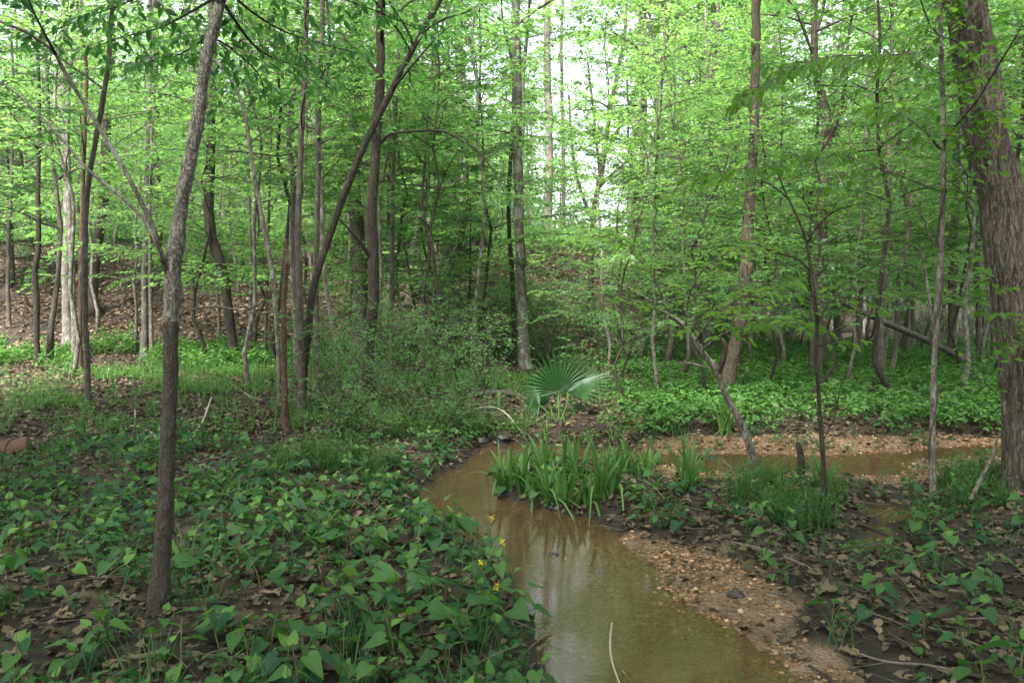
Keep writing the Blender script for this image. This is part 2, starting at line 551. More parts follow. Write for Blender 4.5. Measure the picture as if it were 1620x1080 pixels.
T_DIA = (np.array([[0, 0, 0], [.45, .5, .08], [1, 0, -.06], [.45, -.5, .08]]), np.array([[0, 1, 2, 3]]))
T_LEAF = (np.array([[0, 0, 0], [.28, .46, .09], [.68, .36, .05], [.28, -.46, .09], [.68, -.36, .05], [1, 0, -.14]]),
          np.array([[0, 1, 2, 5], [0, 5, 4, 3]]))
_h = [(-.13, .17), (-.10, .35), (.10, .48), (.34, .44), (.6, .28), (.82, .12)]
_mid = [(0, 0), (.34, 0), (.6, 0), (1, 0)]


def _hz(u, v):
    return -0.22 * u * u + 0.22 * abs(v) + 0.03 * math.sin(u * 9)


T_HEART = (np.array([[u, v, _hz(u, v)] for u, v in _h] + [[u, -v, _hz(u, v)] for u, v in _h] + [[u, v, _hz(u, v)] for u, v in _mid]),
           np.array([[12, 0, 1, 2], [12, 2, 3, 13], [13, 3, 4, 14], [14, 4, 5, 15],
                     [12, 8, 7, 6], [12, 13, 9, 8], [13, 14, 10, 9], [14, 15, 11, 10]]))
# lobed dry oak leaf, curled
_o = [(.08, .06), (.22, .30), (.34, .12), (.50, .42), (.62, .15), (.80, .28), (1.0, .0)]
_om = [(0, 0), (.34, 0), (.62, 0)]


def _oz(u, v):
    return 0.35 * v * v * 2 + 0.12 * math.sin(u * 5)


T_OAK = (np.array([[u, v, _oz(u, v)] for u, v in _o] + [[u, -v, _oz(u, v)] for u, v in _o[:-1]] + [[u, v, _oz(u, v)] for u, v in _om]),
         np.array([[13, 0, 1, 2], [13, 2, 14, 14]]))
T_OAK = (T_OAK[0], np.array([[13, 0, 1, 2], [14, 2, 3, 4], [15, 4, 5, 6], [13, 2, 14, 8 + 1], [14, 4, 15, 11], [13, 9, 8, 7], [14, 11, 10, 9], [15, 6, 12, 11]]))
T_CURL = (np.array([[0, 0, .12], [.3, .38, .30], [.7, .34, .22], [.3, -.38, .26], [.7, -.34, .34], [1, 0, .15], [.5, 0, -.02]]),
          np.array([[0, 1, 6, 3], [1, 2, 5, 6], [3, 6, 5, 4]]))


def leaves(acc, P, D, Nn, L, W, tpl, tint, mat=0):
    P = np.asarray(P, float); n = len(P)
    if n == 0:
        return
    D = nrm(D); S = nrm(np.cross(Nn, D)); Nn = np.cross(D, S)
    L = np.asarray(L, float) * np.ones(n); W = np.asarray(W, float) * np.ones(n)
    t, q = tpl
    u = t[None, :, 0:1]; v = t[None, :, 1:2]; w = t[None, :, 2:3]
    L3 = L[:, None, None]; W3 = W[:, None, None]
    vv = P[:, None] + u * L3 * D[:, None] + v * W3 * S[:, None] + w * L3 * Nn[:, None]
    k = t.shape[0]
    f = (np.arange(n) * k)[:, None, None] + q[None]
    c = np.zeros((n, k, 3)); c[:, :, 0] = t[None, :, 0]; c[:, :, 1] = t[None, :, 1]
    c[:, :, 2] = (np.asarray(tint, float) * np.ones(n))[:, None]
    acc.add(vv.reshape(-1, 3), f.reshape(-1, 4), c.reshape(-1, 3), mat)


UP = np.array([0, 0, 1.0])


def leafy_branch(wood, crown, path, r0, rg, leafL=0.07, tw=0.7, gap=0.14, lgap=0.05, s0=0.15, tpl=T_LEAF, lean=0.25,
                 droop=0.15, hang=0.2, wr=0.5, wmat=1, tube_sides=5, tbase=0.5, taper=0.2, twig_r=0.0025, flat=1.0, sub=True):
    """a branch along path: wood tube into `wood`, side twigs with alternating leaves into `crown`"""
    path = np.asarray(path, float)
    n = len(path)
    s = np.linspace(0, 1, n)
    L = np.linalg.norm(np.diff(path, axis=0), axis=1).sum()
    if wood is not None:
        tube(wood, path, r0 * (1 - (1 - taper) * s), tube_sides, tint=rg.random(), cap=False)
    K = max(2, int(L * (1 - s0) / gap))
    ss = np.linspace(s0, 1, K) + rg.normal(0, 0.3 / K, K)
    ss = np.clip(ss, 0, 1)
    idx = ss * (n - 1)
    i0 = np.minimum(idx.astype(int), n - 2); fr = (idx - i0)[:, None]
    B = path[i0] * (1 - fr) + path[i0 + 1] * fr
    T = nrm(path[i0 + 1] - path[i0])
    side = np.where(np.arange(K) % 2 == 0, 1.0, -1.0)[:, None]
    H = nrm(np.cross(T, UP) + rg.normal(0, 0.08, (K, 3)))
    ang = rg.uniform(0.55, 1.05, (K, 1))
    ang[-1] = 0.05
    d = T * np.cos(ang) + side * H * np.sin(ang) + UP * rg.normal(0.0, lean, (K, 1)) / flat
    d = nrm(d)
    tl = tw * (1 - 0.62 * ss) * rg.uniform(0.55, 1.2, K)
    mid = B + d * (tl * 0.5)[:, None] + UP * (tl * 0.03)[:, None]
    end = B + d * tl[:, None] - UP * (tl * droop)[:, None]
    if crown is not None:
        prisms(crown, B, mid, twig_r * 1.3, twig_r, wmat)
        prisms(crown, mid, end, twig_r, twig_r * 0.5, wmat)
    nl = max(2, int(tw * 0.62 / lgap))
    q = (np.arange(nl) + 0.7) / nl
    q = q[None, :, None]
    Bp = B[:, None]; Mp = mid[:, None]; Ep = end[:, None]
    P = Bp * (1 - q) ** 2 + 2 * q * (1 - q) * Mp + q * q * Ep
    P = P.reshape(-1, 3)
    dd = np.repeat(nrm(end - B), nl, 0)
    ls = np.tile(np.where(np.arange(nl) % 2 == 0, 1.0, -1.0), K)[:, None]
    keep = rg.random(len(P)) < 0.9
    Hh = nrm(np.cross(dd, UP))
    LD = dd * 0.55 + ls * Hh * rg.uniform(0.5, 1.0, (len(P), 1)) - UP * (hang + rg.normal(0, 0.15, (len(P), 1))) + rg.normal(0, 0.12, (len(P), 3))
    Nn = UP + rg.normal(0, 0.38, (len(P), 3))
    Ls = leafL * rg.uniform(0.6, 1.15, len(P))
    tint = np.clip(np.repeat(rg.normal(tbase, 0.16, K), nl) + rg.normal(0, 0.12, len(P)), 0, 1)
    k = keep
    leaves(crown, P[k], LD[k], Nn[k], Ls[k], Ls[k] * wr, tpl, tint[k])


def auto_path(p0, az, el, L, rg, n=7, curve=-0.12, wig=0.03):
    d = np.array([math.cos(az) * math.cos(el), math.sin(az) * math.cos(el), math.sin(el)])
    s = np.linspace(0, 1, n)[:, None]
    P = p0 + d * L * s + UP * curve * L * s * s
    w = rg.normal(0, wig * L, (n, 3)); w[0] = 0
    return P + np.cumsum(w, 0) * 0.5


def crown_on(wood, crown, path, rad, rg, z0, z1, nb, blen, el=(0.2, 0.8), top=0.5, **kw):
    """branches round the upper trunk between heights z0 and z1 along path"""
    az = rg.random() * 6.28
    Z = path[:, 2]
    for k in range(nb):
        f = (k + rg.random()) / nb
        z = z0 + (z1 - z0) * f
        i = int(np.argmin(np.abs(Z - z)))
        p = path[i]
        az += 2.4 + rg.normal(0, 0.4)
        L = blen * (1 - (1 - top) * f ** 1.5) * rg.uniform(0.65, 1.15)
        if kw.get('low', None):
            L *= 0.5 + 0.5 * min(1, f / kw['low'])
        kk = {a: b for a, b in kw.items() if a != 'low'}
        e = rg.uniform(*el) + 0.35 * f
        r = min(rad[i] * 0.45, 0.006 + 0.011 * L)
        leafy_branch(wood, crown, auto_path(p, az, e, L, rg), r, rg, **kk)


# ------------------------------------------------------------------ ground sheet
def axis_pts(lo, flo, fhi, hi, step, growth):
    a = list(np.arange(flo, fhi, step))
    s = step; x = a[-1]
    while x < hi:
        s *= growth; x += s; a.append(x)
    s = step; x = a[0]; b = []
    while x > lo:
        s *= growth; x -= s; b.append(x)
    return np.array(b[::-1] + a)


gx = axis_pts(-130, -4.2, 5.6, 130, 0.036, 1.045)
gy = axis_pts(-25, 2.6, 9.5, 190, 0.036, 1.032)
GX, GY = np.meshgrid(gx, gy)
GZ = ground_h(GX, GY)
nX, nY = len(gx), len(gy)
verts = np.stack([GX, GY, GZ], -1).reshape(-1, 3)
ii = np.arange(nY - 1)[:, None] * nX; jj = np.arange(nX - 1)[None, :]
gf = np.stack([ii + jj, ii + jj + 1, ii + nX + jj + 1, ii + nX + jj], -1).reshape(-1, 4)
sdw = water_sd(GX, GY).ravel()
grav = np.minimum(poly_sd(G_NEAR, GX, GY), poly_sd(G_BACK, GX, GY)).ravel() + 0.28 * fbm(GX * 3, GY * 3, 40).ravel()
gravm = sstep(0.10, -0.05, grav)
bed = sstep(0.02, -0.10, sdw) * (0.35 + 0.65 * sstep(0.6, 0.1, np.abs(grav)))
gravm = np.maximum(gravm, bed * 0.8)
wet = np.maximum(sstep(0.45, 0.02, sdw), .9 * sstep(.5, .7, vnoise(GX * 1.7, GY * 1.7, 93).ravel()) * (GY.ravel() < 9)) * (1 - gravm)
green = sstep(0.35, 0.7, fbm(GX * 0.5, GY * 0.5, 60).ravel() + 0.5)
acc = Acc()
acc.add(verts, gf, np.stack([gravm, wet, green], 1))
gm, n, o = new_mat("forest_floor")
tc = N(n, "TexCoord")
a = N(n, "Attribute", attribute_name="lc"); sep = N(n, "SeparateXYZ"); n.links.new(a.outputs['Vector'], sep.inputs[0])
n1 = N(n, "TexNoise", Scale=1.6, Detail=8.0, Roughness=0.7); n.links.new(tc.outputs['Object'], n1.inputs[0])
n2 = N(n, "TexNoise", Scale=26.0, Detail=6.0, Roughness=0.7); n.links.new(tc.outputs['Object'], n2.inputs[0])
v1 = N(n, "TexVoronoi", Scale=16.0, Randomness=1.0); n.links.new(tc.outputs['Object'], v1.inputs[0])
vs = N(n, "SeparateColor"); n.links.new(v1.outputs['Color'], vs.inputs[0])
soil = ramp(n, n2.outputs[0], [(0.3, (0.007, 0.005, 0.0035)), (0.55, (0.022, 0.015, 0.010)), (0.8, (0.055, 0.039, 0.027))])
lit = ramp(n, vs.outputs[0], [(0.0, (0.016, 0.010, 0.007)), (0.5, (0.055, 0.037, 0.025)), (1.0, (0.14, 0.10, 0.070))])
f1 = ramp(n, n1.outputs[0], [(0.40, (0, 0, 0)), (0.60, (1, 1, 1))])
colr = mixc(n, math_n(n, 'MULTIPLY', f1, 0.75), soil, lit)
v2 = N(n, "TexVoronoi", Scale=55.0); n.links.new(tc.outputs['Object'], v2.inputs[0])
vs2 = N(n, "SeparateColor"); n.links.new(v2.outputs['Color'], vs2.inputs[0])
gr = ramp(n, vs2.outputs[0], [(0.0, (0.06, 0.036, 0.019)), (0.45, (0.17, 0.10, 0.046)), (0.8, (0.27, 0.17, 0.085)), (1.0, (0.40, 0.31, 0.21))])
sand = ramp(n, n1.outputs[0], [(0.38, (0.10, 0.062, 0.042)), (0.5, (0.21, 0.140, 0.095)), (0.62, (0.31, 0.215, 0.150))])
gr = mixc(n, ramp(n, n1.outputs[0], [(0.42, (0, 0, 0)), (0.55, (1, 1, 1))]), gr, sand)
colr = mixc(n, sep.outputs[0], colr, gr)
colr = mixc(n, math_n(n, 'MULTIPLY', sep.outputs[1], 0.8), colr, (0.020, 0.015, 0.012))
p = N(n, "BsdfPrincipled")
n.links.new(math_n(n, 'SUBTRACT', 0.95, math_n(n, 'MULTIPLY', sep.outputs[1], 0.35)), p.inputs['Roughness'])
p.inputs["Specular IOR Level"].default_value = 0.3
b = N(n, "Bump", Strength=0.8, Distance=0.02)
hh = math_n(n, 'ADD', n2.outputs[0], math_n(n, 'MULTIPLY', math_n(n, 'SUBTRACT', 1.0, math_n(n, 'MULTIPLY', v2.outputs[0], 30.0)), math_n(n, 'MULTIPLY', sep.outputs[0], 0.08)))
n.links.new(hh, b.inputs['Height']); n.links.new(b.outputs[0], p.inputs['Normal'])
n.links.new(colr, p.inputs['Base Color']); n.links.new(p.outputs[0], o.inputs[0])
M['ground'] = gm
g = acc.build("ground", gm)
g['kind'] = 'structure'

# ------------------------------------------------------------------ water
wx = np.arange(-2.0, 13.5, 0.1); wy = np.arange(1.2, 12.0, 0.1)
WX, WY = np.meshgrid(wx, wy)
sd = water_sd(WX, WY)
k = len(wx)
ii = np.arange(len(wy) - 1)[:, None] * k; jj = np.arange(k - 1)[None, :]
q = np.stack([ii + jj, ii + jj + 1, ii + k + jj + 1, ii + k + jj], -1).reshape(-1, 4)
ok = (sd.ravel()[q] < 0.16).any(1)
acc = Acc()
acc.add(np.stack([WX, WY, np.full_like(WX, WL)], -1), q[ok], 0.5)
wm, n, o = new_mat("creek_water")
tc = N(n, "TexCoord")
mp = N(n, "Mapping"); mp.inputs['Scale'].default_value = (1.0, 1.6, 1); n.links.new(tc.outputs['Object'], mp.inputs[0])
na = N(n, "TexNoise", Scale=14.0, Detail=3.0, Roughness=0.6, Distortion=0.8); n.links.new(mp.outputs[0], na.inputs[0])
nb_ = N(n, "TexNoise", Scale=46.0, Detail=2.0); n.links.new(mp.outputs[0], nb_.inputs[0])
hh = math_n(n, 'ADD', na.outputs[0], math_n(n, 'MULTIPLY', nb_.outputs[0], 0.35))
b = N(n, "Bump", Strength=0.06, Distance=0.008); n.links.new(hh, b.inputs['Height'])
fr = N(n, "Fresnel", IOR=1.7); n.links.new(b.outputs[0], fr.inputs['Normal'])
gl = N(n, "BsdfGlossy", Roughness=0.008); n.links.new(b.outputs[0], gl.inputs['Normal'])
trn = N(n, "BsdfTransparent"); trn.inputs[0].default_value = (0.92, 0.76, 0.62, 1)
dif = N(n, "BsdfDiffuse"); dif.inputs[0].default_value = (0.30, 0.180, 0.105, 1)
ms0 = N(n, "MixShader"); ms0.inputs[0].default_value = 0.2
n.links.new(trn.outputs[0], ms0.inputs[1]); n.links.new(dif.outputs[0], ms0.inputs[2])
ms = N(n, "MixShader"); n.links.new(fr.outputs[0], ms.inputs[0]); n.links.new(ms0.outputs[0], ms.inputs[1]); n.links.new(gl.outputs[0], ms.inputs[2])
n.links.new(ms.outputs[0], o.inputs[0])
w = acc.build("water", wm)
w['kind'] = 'structure'


# ------------------------------------------------------------------ trees with a traced trunk
def pxpath(pts, D, d_end=None):
    """pixel points (x, y, width) at distance D; depth may drift to d_end"""
    n_ = len(pts)
    out = []; rr = []
    for i, (x, y, w_) in enumerate(pts):
        d = D if d_end is None else D + (d_end - D) * i / (n_ - 1)
        out.append(at(x, y, d)); rr.append(w_ * d / F / 2)
    return np.array(out), np.array(rr)


def traced_tree(name, label, cat, pts, bark, D=None, d_end=None, limbs=(), ext=0, crown=None, leaf='leaf_mid', seed=1, sides=12,
                rough=0.14, furrow=0.0, flare=1.4, group=None, step=None, extra=None):
    rg = np.random.default_rng(seed)
    base = on_ground(pts[0][0], pts[0][1])
    if D is None:
        D = base[1]
    P, R = pxpath(pts, D, d_end)
    P[0] = (P[0][0], D, gh(P[0][0], D))
    base = P[0].copy()
    P[0][2] -= 0.04
    if ext:
        # go on above the frame
        dirv = nrm(P[-1] - P[-2]); dirv = nrm(dirv + UP * 0.5)
        m_ = max(2, int(ext / 1.5))
        e = [P[-1] + dirv * ext * (i + 1) / m_ + rg.normal(0, 0.12, 3) * np.array([1, 1, 0]) for i in range(m_)]
        er = [R[-1] * (1 - 0.75 * (i + 1) / m_) for i in range(m_)]
        P = np.concatenate([P, e]); R = np.concatenate([R, er])
    st = step or max(0.05, R.max() * 0.8)
    S = smooth_path(np.concatenate([P, R[:, None]], 1), st)
    path, rad = S[:, :3], np.maximum(S[:, 3], 0.002)
    wob = min(0.35 * R.mean(), 0.03)
    sarc = np.arange(len(path)) * st
    path[:, 0] += wob * fbm(sarc / 0.45, sarc * 0 + seed, seed) * np.minimum(1, sarc); path[:, 1] += wob * fbm(sarc / 0.5, sarc * 0 + 9 + seed, seed)
    hz = np.maximum(path[:, 2] - base[2], 0)
    rad = rad * (1 + (flare - 1) * np.exp(-hz / (2.2 * R[0] + 0.02)))
    root = empty(name, base)
    tag(root, label, cat, group)
    a_ = Acc()
    tube(a_, path, rad, sides, rough=rough, seed=seed, furrow=furrow)
    tr = a_.build("trunk", bark, root, origin=base)
    ca = Acc()
    for lb in limbs:
        lp, lr = pxpath(lb['pts'], lb.get('D', D), lb.get('d_end'))
        LS = smooth_path(np.concatenate([lp, lr[:, None]], 1), max(0.05, lr.max() * 2))
        wa = Acc()
        tube(wa, LS[:, :3], np.maximum(LS[:, 3], 0.0015), 8, rough=0.12, seed=seed + 3)
        wa.build(lb.get('name', 'branch'), lb.get('bark', bark), tr, origin=base)
        if lb.get('leafy'):
            kw = dict(lb['leafy'])
            leafy_branch(None, ca, LS[:, :3], 0.01, rg, **kw)
    wood = Acc()
    if crown:
        ck = dict(crown)
        crown_on(wood, ca, path, rad, rg, ck.pop('z0'), ck.pop('z1'), ck.pop('nb'), ck.pop('blen'), **ck)
    if extra:
        xa = Acc()
        extra(rg, xa, ca, path, rad)
        xa.build("vine", M['twig'], root, origin=base)
    if wood.v:
        ca.v += wood.v; ca.c += wood.c; ca.f += [f + ca.n for f in wood.f]; ca.m += [m_ + 2 for m_ in wood.m]; ca.n += wood.n
    if ca.v:
        ca.build("crown", [M[leaf], M['twig'], bark], root, origin=base)
    return root


HI = dict(leafL=0.15, tw=1.1, gap=0.16, lgap=0.075, tpl=T_DIA, wr=0.6, tube_sides=4)
US = dict(leafL=0.10, tw=0.8, gap=0.12, lgap=0.055, wr=0.58)

# foreground left tree -------------------------------------------------
traced_tree("young_tree", "slender grey-barked young tree in the left foreground, darker wet lower trunk", "tree",
            [(250, 1000, 33), (252, 940, 28), (257, 860, 26), (262, 760, 24), (267, 640, 22), (269, 550, 22), (271, 490, 23), (274, 430, 26),
             (284, 360, 23), (291, 300, 21), (302, 240, 20), (314, 170, 19), (326, 100, 18), (338, 50, 17), (350, 0, 16), (362, -60, 15)],
            FGB, D=3.67, sides=28, rough=0.22, step=0.02, ext=7, flare=1.25, seed=11,
            crown=dict(z0=4.4, z1=9, nb=38, blen=3.0, **US), leaf='leaf_dark',
            limbs=[dict(pts=[(266, 432, 12), (255, 403, 9), (247, 372, 8), (207, 287, 7.5), (160, 207, 7), (133, 163, 6.5), (100, 110, 6), (87, 83, 5.5), (40, 50, 5), (0, 34, 4.5), (-60, 0, 4)], D=3.65, d_end=3.3, bark=GREY,
                        leafy=dict(leafL=0.06, tw=0.45, gap=0.16, lgap=0.06, s0=0.62, twig_r=0.0015)),
                   dict(pts=[(256, 405, 7), (245, 378, 6.5), (233, 353, 6), (187, 307, 5), (133, 263, 4.5), (107, 230, 4), (50, 170, 3), (7, 133, 2)], D=3.67, d_end=3.9, bark=PALE,
                        leafy=dict(leafL=0.05, tw=0.4, gap=0.2, lgap=0.07, s0=0.5, twig_r=0.0013)),
                   dict(pts=[(88, 86, 4.5), (66, 45, 3.5), (45, 0, 3), (30, -50, 2)], D=3.4, d_end=3.2, bark=DARK,
                        leafy=dict(leafL=0.07, tw=0.4, gap=0.1, lgap=0.05, s0=0.3, twig_r=0.0015, hang=0.5)),
                   *[dict(pts=p_, D=3.7, d_end=d_, bark=DARK, leafy=dict(leafL=0.065, tw=0.5, gap=0.075, lgap=0.045, s0=0.1, twig_r=0.0014, hang=0.5, wr=0.5, tbase=.35)) for p_, d_ in (
                       ([(358, -50, 5), (290, -40, 4), (210, 0, 3), (130, 30, 2), (60, 60, 1.4)], 4.6), ([(358, -50, 5), (300, -60, 4), (180, -40, 3), (60, -20, 2), (-40, 10, 1.4)], 4.0),
                       ([(352, -10, 5), (300, 20, 4), (250, 45, 3), (190, 60, 2), (150, 75, 1.4)], 4.9), ([(354, -20, 5), (400, 20, 4), (450, 50, 3), (510, 70, 2), (570, 85, 1.4)], 5.2),
                       ([(350, 0, 5), (400, 70, 4), (440, 95, 3), (490, 110, 2), (530, 140, 1.4)], 5.6), ([(360, -60, 5), (440, -40, 4), (520, -10, 3), (600, 20, 2), (670, 50, 1.4)], 4.8),
                       ([(340, 45, 4), (305, 75, 3), (260, 95, 2), (210, 100, 1.4)], 5.4), ([(336, 60, 4), (370, 80, 3), (410, 120, 2), (420, 160, 1.4)], 5.4))],
                   dict(pts=[(282, 502, 4), (300, 490, 3), (345, 484, 2.6), (393, 494, 2.2), (447, 493, 1.4)], D=3.68, d_end=3.9, bark=PALE, name='dead_twig'),
                   dict(pts=[(385, 494, 2.2), (420, 475, 1.8), (445, 445, 1.6), (472, 425, 1)], D=3.8, d_end=4.1, bark=DARK, name='dead_twig')])

# big right tree -------------------------------------------------------
traced_tree("large_tree", "thick furrowed grey trunk at the right edge, leaning left towards its top", "tree",
            [(1637, 795, 81), (1631, 740, 72), (1625, 660, 66), (1619, 580, 64), (1611, 500, 64), (1597, 420, 64), (1585, 350, 62), (1571, 270, 61),
             (1557, 200, 60), (1543, 120, 59), (1529, 40, 57), (1517, -40, 55), (1509, -100, 54)],
            BIG, D=6.3, sides=120, rough=0.08, furrow=0.07, step=0.035, ext=9, flare=1.2, seed=5,
            crown=dict(z0=5.4, z1=12, nb=40, blen=4.4, **{**US, 'leafL': 0.1}))
# named middle trees ---------------------------------------------------
traced_tree("dark_tree", "dark curved trunk on the green strip, bulging left above its base", "tree",
            [(373, 592, 18), (368, 545, 15), (360, 480, 15), (352, 430, 16), (340, 390, 17), (332, 360, 16), (331, 290, 15), (334, 200, 14), (338, 100, 13), (334, 0, 12), (336, -80, 11)],
            DARK, D=17, ext=6, seed=21, crown=dict(z0=5.5, z1=13, nb=13, blen=3, **HI), leaf='leaf_mid')
traced_tree("dark_tree", "straight dark trunk left of centre with a forked arching side branch", "tree",
            [(583, 652, 22), (582, 600, 18), (584, 540, 17), (590, 460, 17), (590, 400, 17), (588, 340, 18), (592, 280, 16), (596, 220, 15), (600, 140, 14), (602, 60, 13), (600, 0, 12), (598, -80, 11)],
            DARK, D=10.8, ext=5, seed=22, crown=dict(z0=4.5, z1=9, nb=13, blen=2.4, **US), leaf='leaf_mid',
            limbs=[dict(pts=[(603, 225, 5), (620, 212, 4), (665, 207, 4), (700, 208, 4), (735, 225, 3.5), (762, 245, 3), (785, 280, 2.5), (800, 310, 2)], D=10.8, d_end=10, leafy=dict(leafL=0.06, tw=0.6, gap=0.2, lgap=0.07, s0=0.3)),
                   dict(pts=[(590, 415, 7), (575, 390, 5), (560, 372, 4), (540, 350, 3), (522, 338, 2)], D=10.8, d_end=10.3)])
traced_tree("leaning_tree", "slim dark tree left of centre leaning far to the upper right across the straight trunk", "tree",
            [(474, 668, 13), (480, 600, 12), (486, 540, 12), (492, 483, 12), (500, 440, 12), (523, 367, 11), (548, 300, 11), (575, 235, 10.5), (605, 172, 10), (640, 102, 9), (672, 42, 8), (700, -5, 7), (730, -60, 6)],
            DARK, D=9.6, ext=2.5, seed=23, crown=dict(z0=4.3, z1=7, nb=16, blen=1.8, **US), leaf='leaf_mid',
            limbs=[dict(pts=[(655, 72, 4), (640, 40, 3), (620, 10, 3), (600, -30, 2)], D=9.4, d_end=9.0, leafy=dict(leafL=0.085, tw=0.5, gap=0.14, lgap=0.06, s0=0.2, hang=0.6)),
                   dict(pts=[(622, 140, 4), (660, 95, 3), (690, 60, 2), (715, 40, 1.5)], D=9.4, d_end=8.4, leafy=dict(leafL=0.10, tw=0.45, gap=0.14, lgap=0.06, s0=0.3, hang=0.8, wr=0.42))])
traced_tree("lichen_tree", "tall straight trunk at the centre blotched with pale lichen, behind the fan palm", "tree",
            [(832, 592, 20), (829, 560, 17), (827, 500, 16), (824, 440, 16), (822, 380, 15), (820, 300, 15), (818, 220, 15), (819, 140, 14), (817, 60, 13), (816, 0, 12), (816, -60, 12)],
            LICH, D=17, ext=7, seed=24, crown=dict(z0=6.5, z1=14, nb=12, blen=3, **HI), leaf='leaf_bright', sides=16)
traced_tree("mossy_tree", "tree right of centre, reddish mossy base and pale smooth upper trunk with snapped stub", "tree",
            [(1147, 645, 25), (1150, 610, 21), (1157, 570, 20), (1168, 520, 20), (1177, 460, 21), (1183, 400, 20), (1184, 340, 17), (1190, 260, 15), (1193, 180, 15), (1195, 100, 14), (1197, 40, 14), (1198, -60, 13)],
            MOSS, D=11.8, ext=6, seed=25, crown=dict(z0=5.6, z1=11, nb=11, blen=2.6, **HI), leaf='leaf_bright', sides=16)
traced_tree("forked_tree", "mossy dark tree right of centre that kinks and forks in two at mid height", "tree",
            [(1290, 602, 22), (1290, 560, 18), (1293, 493, 17), (1297, 400, 16), (1301, 333, 16), (1307, 240, 15), (1306, 190, 13), (1300, 145, 12), (1289, 100, 10), (1287, 40, 9), (1287, -40, 8)],
            MOSS, D=15, ext=5, seed=26, crown=dict(z0=6, z1=11, nb=16, blen=2.6, **HI), leaf='leaf_bright', sides=14,
            limbs=[dict(pts=[(1308, 232, 12), (1322, 195, 9), (1331, 165, 7), (1338, 130, 6), (1340, 90, 5), (1345, 40, 4), (1360, -20, 3)], D=15, leafy=dict(leafL=0.09, tw=0.9, gap=0.25, lgap=0.09, s0=0.4)),
                   dict(pts=[(1290, 52, 6), (1300, 25, 5), (1306, -10, 4)], D=15)])
traced_tree("slim_tree", "slim straight tree standing in the leafy carpet just left of the twined sapling", "tree",
            [(1395, 607, 13), (1394, 560, 11), (1392, 520, 10), (1397, 450, 9), (1402, 380, 9), (1405, 300, 8), (1408, 200, 7), (1411, 100, 6), (1412, 0, 5)],
            BROWN, D=14.6, ext=3, seed=27, crown=dict(z0=3.6, z1=9, nb=18, blen=1.9, **US), leaf='leaf_mid')
traced_tree("brown_tree", "straight brown trunk rising behind the slanting fallen log", "tree",
            [(1356, 572, 16), (1358, 500, 13), (1361, 440, 12), (1365, 340, 12), (1368, 260, 11), (1374, 160, 10), (1378, 60, 9), (1380, -30, 8)],
            BROWN, D=20, ext=5, seed=28, crown=dict(z0=7, z1=14, nb=11, blen=3, **HI), leaf='leaf_mid')

def vine_twine(rg, wood, ca, path, rad):
    m = (path[:, 2] < 2.4)
    p = path[m]; r = rad[m]
    t = p[:, 2] * 7.5
    v = p + (r + 0.006)[:, None] * np.stack([np.cos(t), np.sin(t), 0 * t], 1)
    tube(wood, v, 0.006, 5)


traced_tree("vine_sapling", "grey sapling near the stream twined by a thin vine, beside the big right trunk", "sapling",
            [(1477, 792, 11), (1476, 730, 9.5), (1476, 660, 9), (1478, 590, 9), (1481, 530, 9), (1484, 470, 9.5), (1488, 410, 9), (1491, 330, 8.5), (1493, 240, 8), (1492, 150, 7.5), (1488, 60, 7), (1485, -20, 6.5)],
            GREY, ext=1.6, seed=29, crown=dict(z0=3.2, z1=5, nb=10, blen=1.2, **{**US, 'leafL': 0.075}), leaf='leaf_near', extra=vine_twine, step=0.03,
            limbs=[dict(pts=[(1477, 535, 5), (1470, 470, 4.5), (1464, 430, 4), (1455, 395, 3.5), (1430, 383, 2.5), (1400, 360, 1.5)], leafy=dict(leafL=0.065, tw=0.4, gap=0.081, lgap=0.055, s0=0.5)),
                   dict(pts=[(1487, 400, 4.5), (1475, 380, 3.5), (1460, 345, 3), (1440, 310, 2)], leafy=dict(leafL=0.065, tw=0.4, gap=0.095, lgap=0.055, s0=0.4)),
                   dict(pts=[(1492, 225, 5), (1515, 195, 4), (1548, 155, 3.5), (1575, 110, 3.5), (1600, 70, 3), (1615, 45, 2)], d_end=4.8, leafy=dict(leafL=0.07, tw=0.45, gap=0.068, lgap=0.05, s0=0.1)),
                   dict(pts=[(1487, 235, 4), (1462, 208, 3), (1440, 190, 2.2), (1412, 178, 1.5), (1385, 170, 1)], d_end=5.2, leafy=dict(tbase=.9, leafL=0.10, tw=0.4, gap=0.068, lgap=0.05, s0=0.1, hang=0.6)),
                   dict(pts=[(1490, 88, 3), (1460, 83, 2.4), (1400, 88, 2), (1350, 88, 1.8), (1300, 92, 1.5), (1235, 120, 1.2), (1180, 150, 1)], d_end=4.4, leafy=dict(tbase=.9, leafL=0.095, tw=0.38, gap=0.068, lgap=0.045, s0=0.1, hang=0.75, wr=0.48)),
                   dict(pts=[(1480, 300, 3), (1455, 290, 2.4), (1400, 270, 2), (1340, 248, 1.6), (1280, 245, 1.3), (1200, 262, 1.2), (1120, 275, 1)], d_end=4.6, leafy=dict(tbase=.9, leafL=0.09, tw=0.40, gap=0.061, lgap=0.045, s0=0.2, hang=0.45, wr=0.5))])
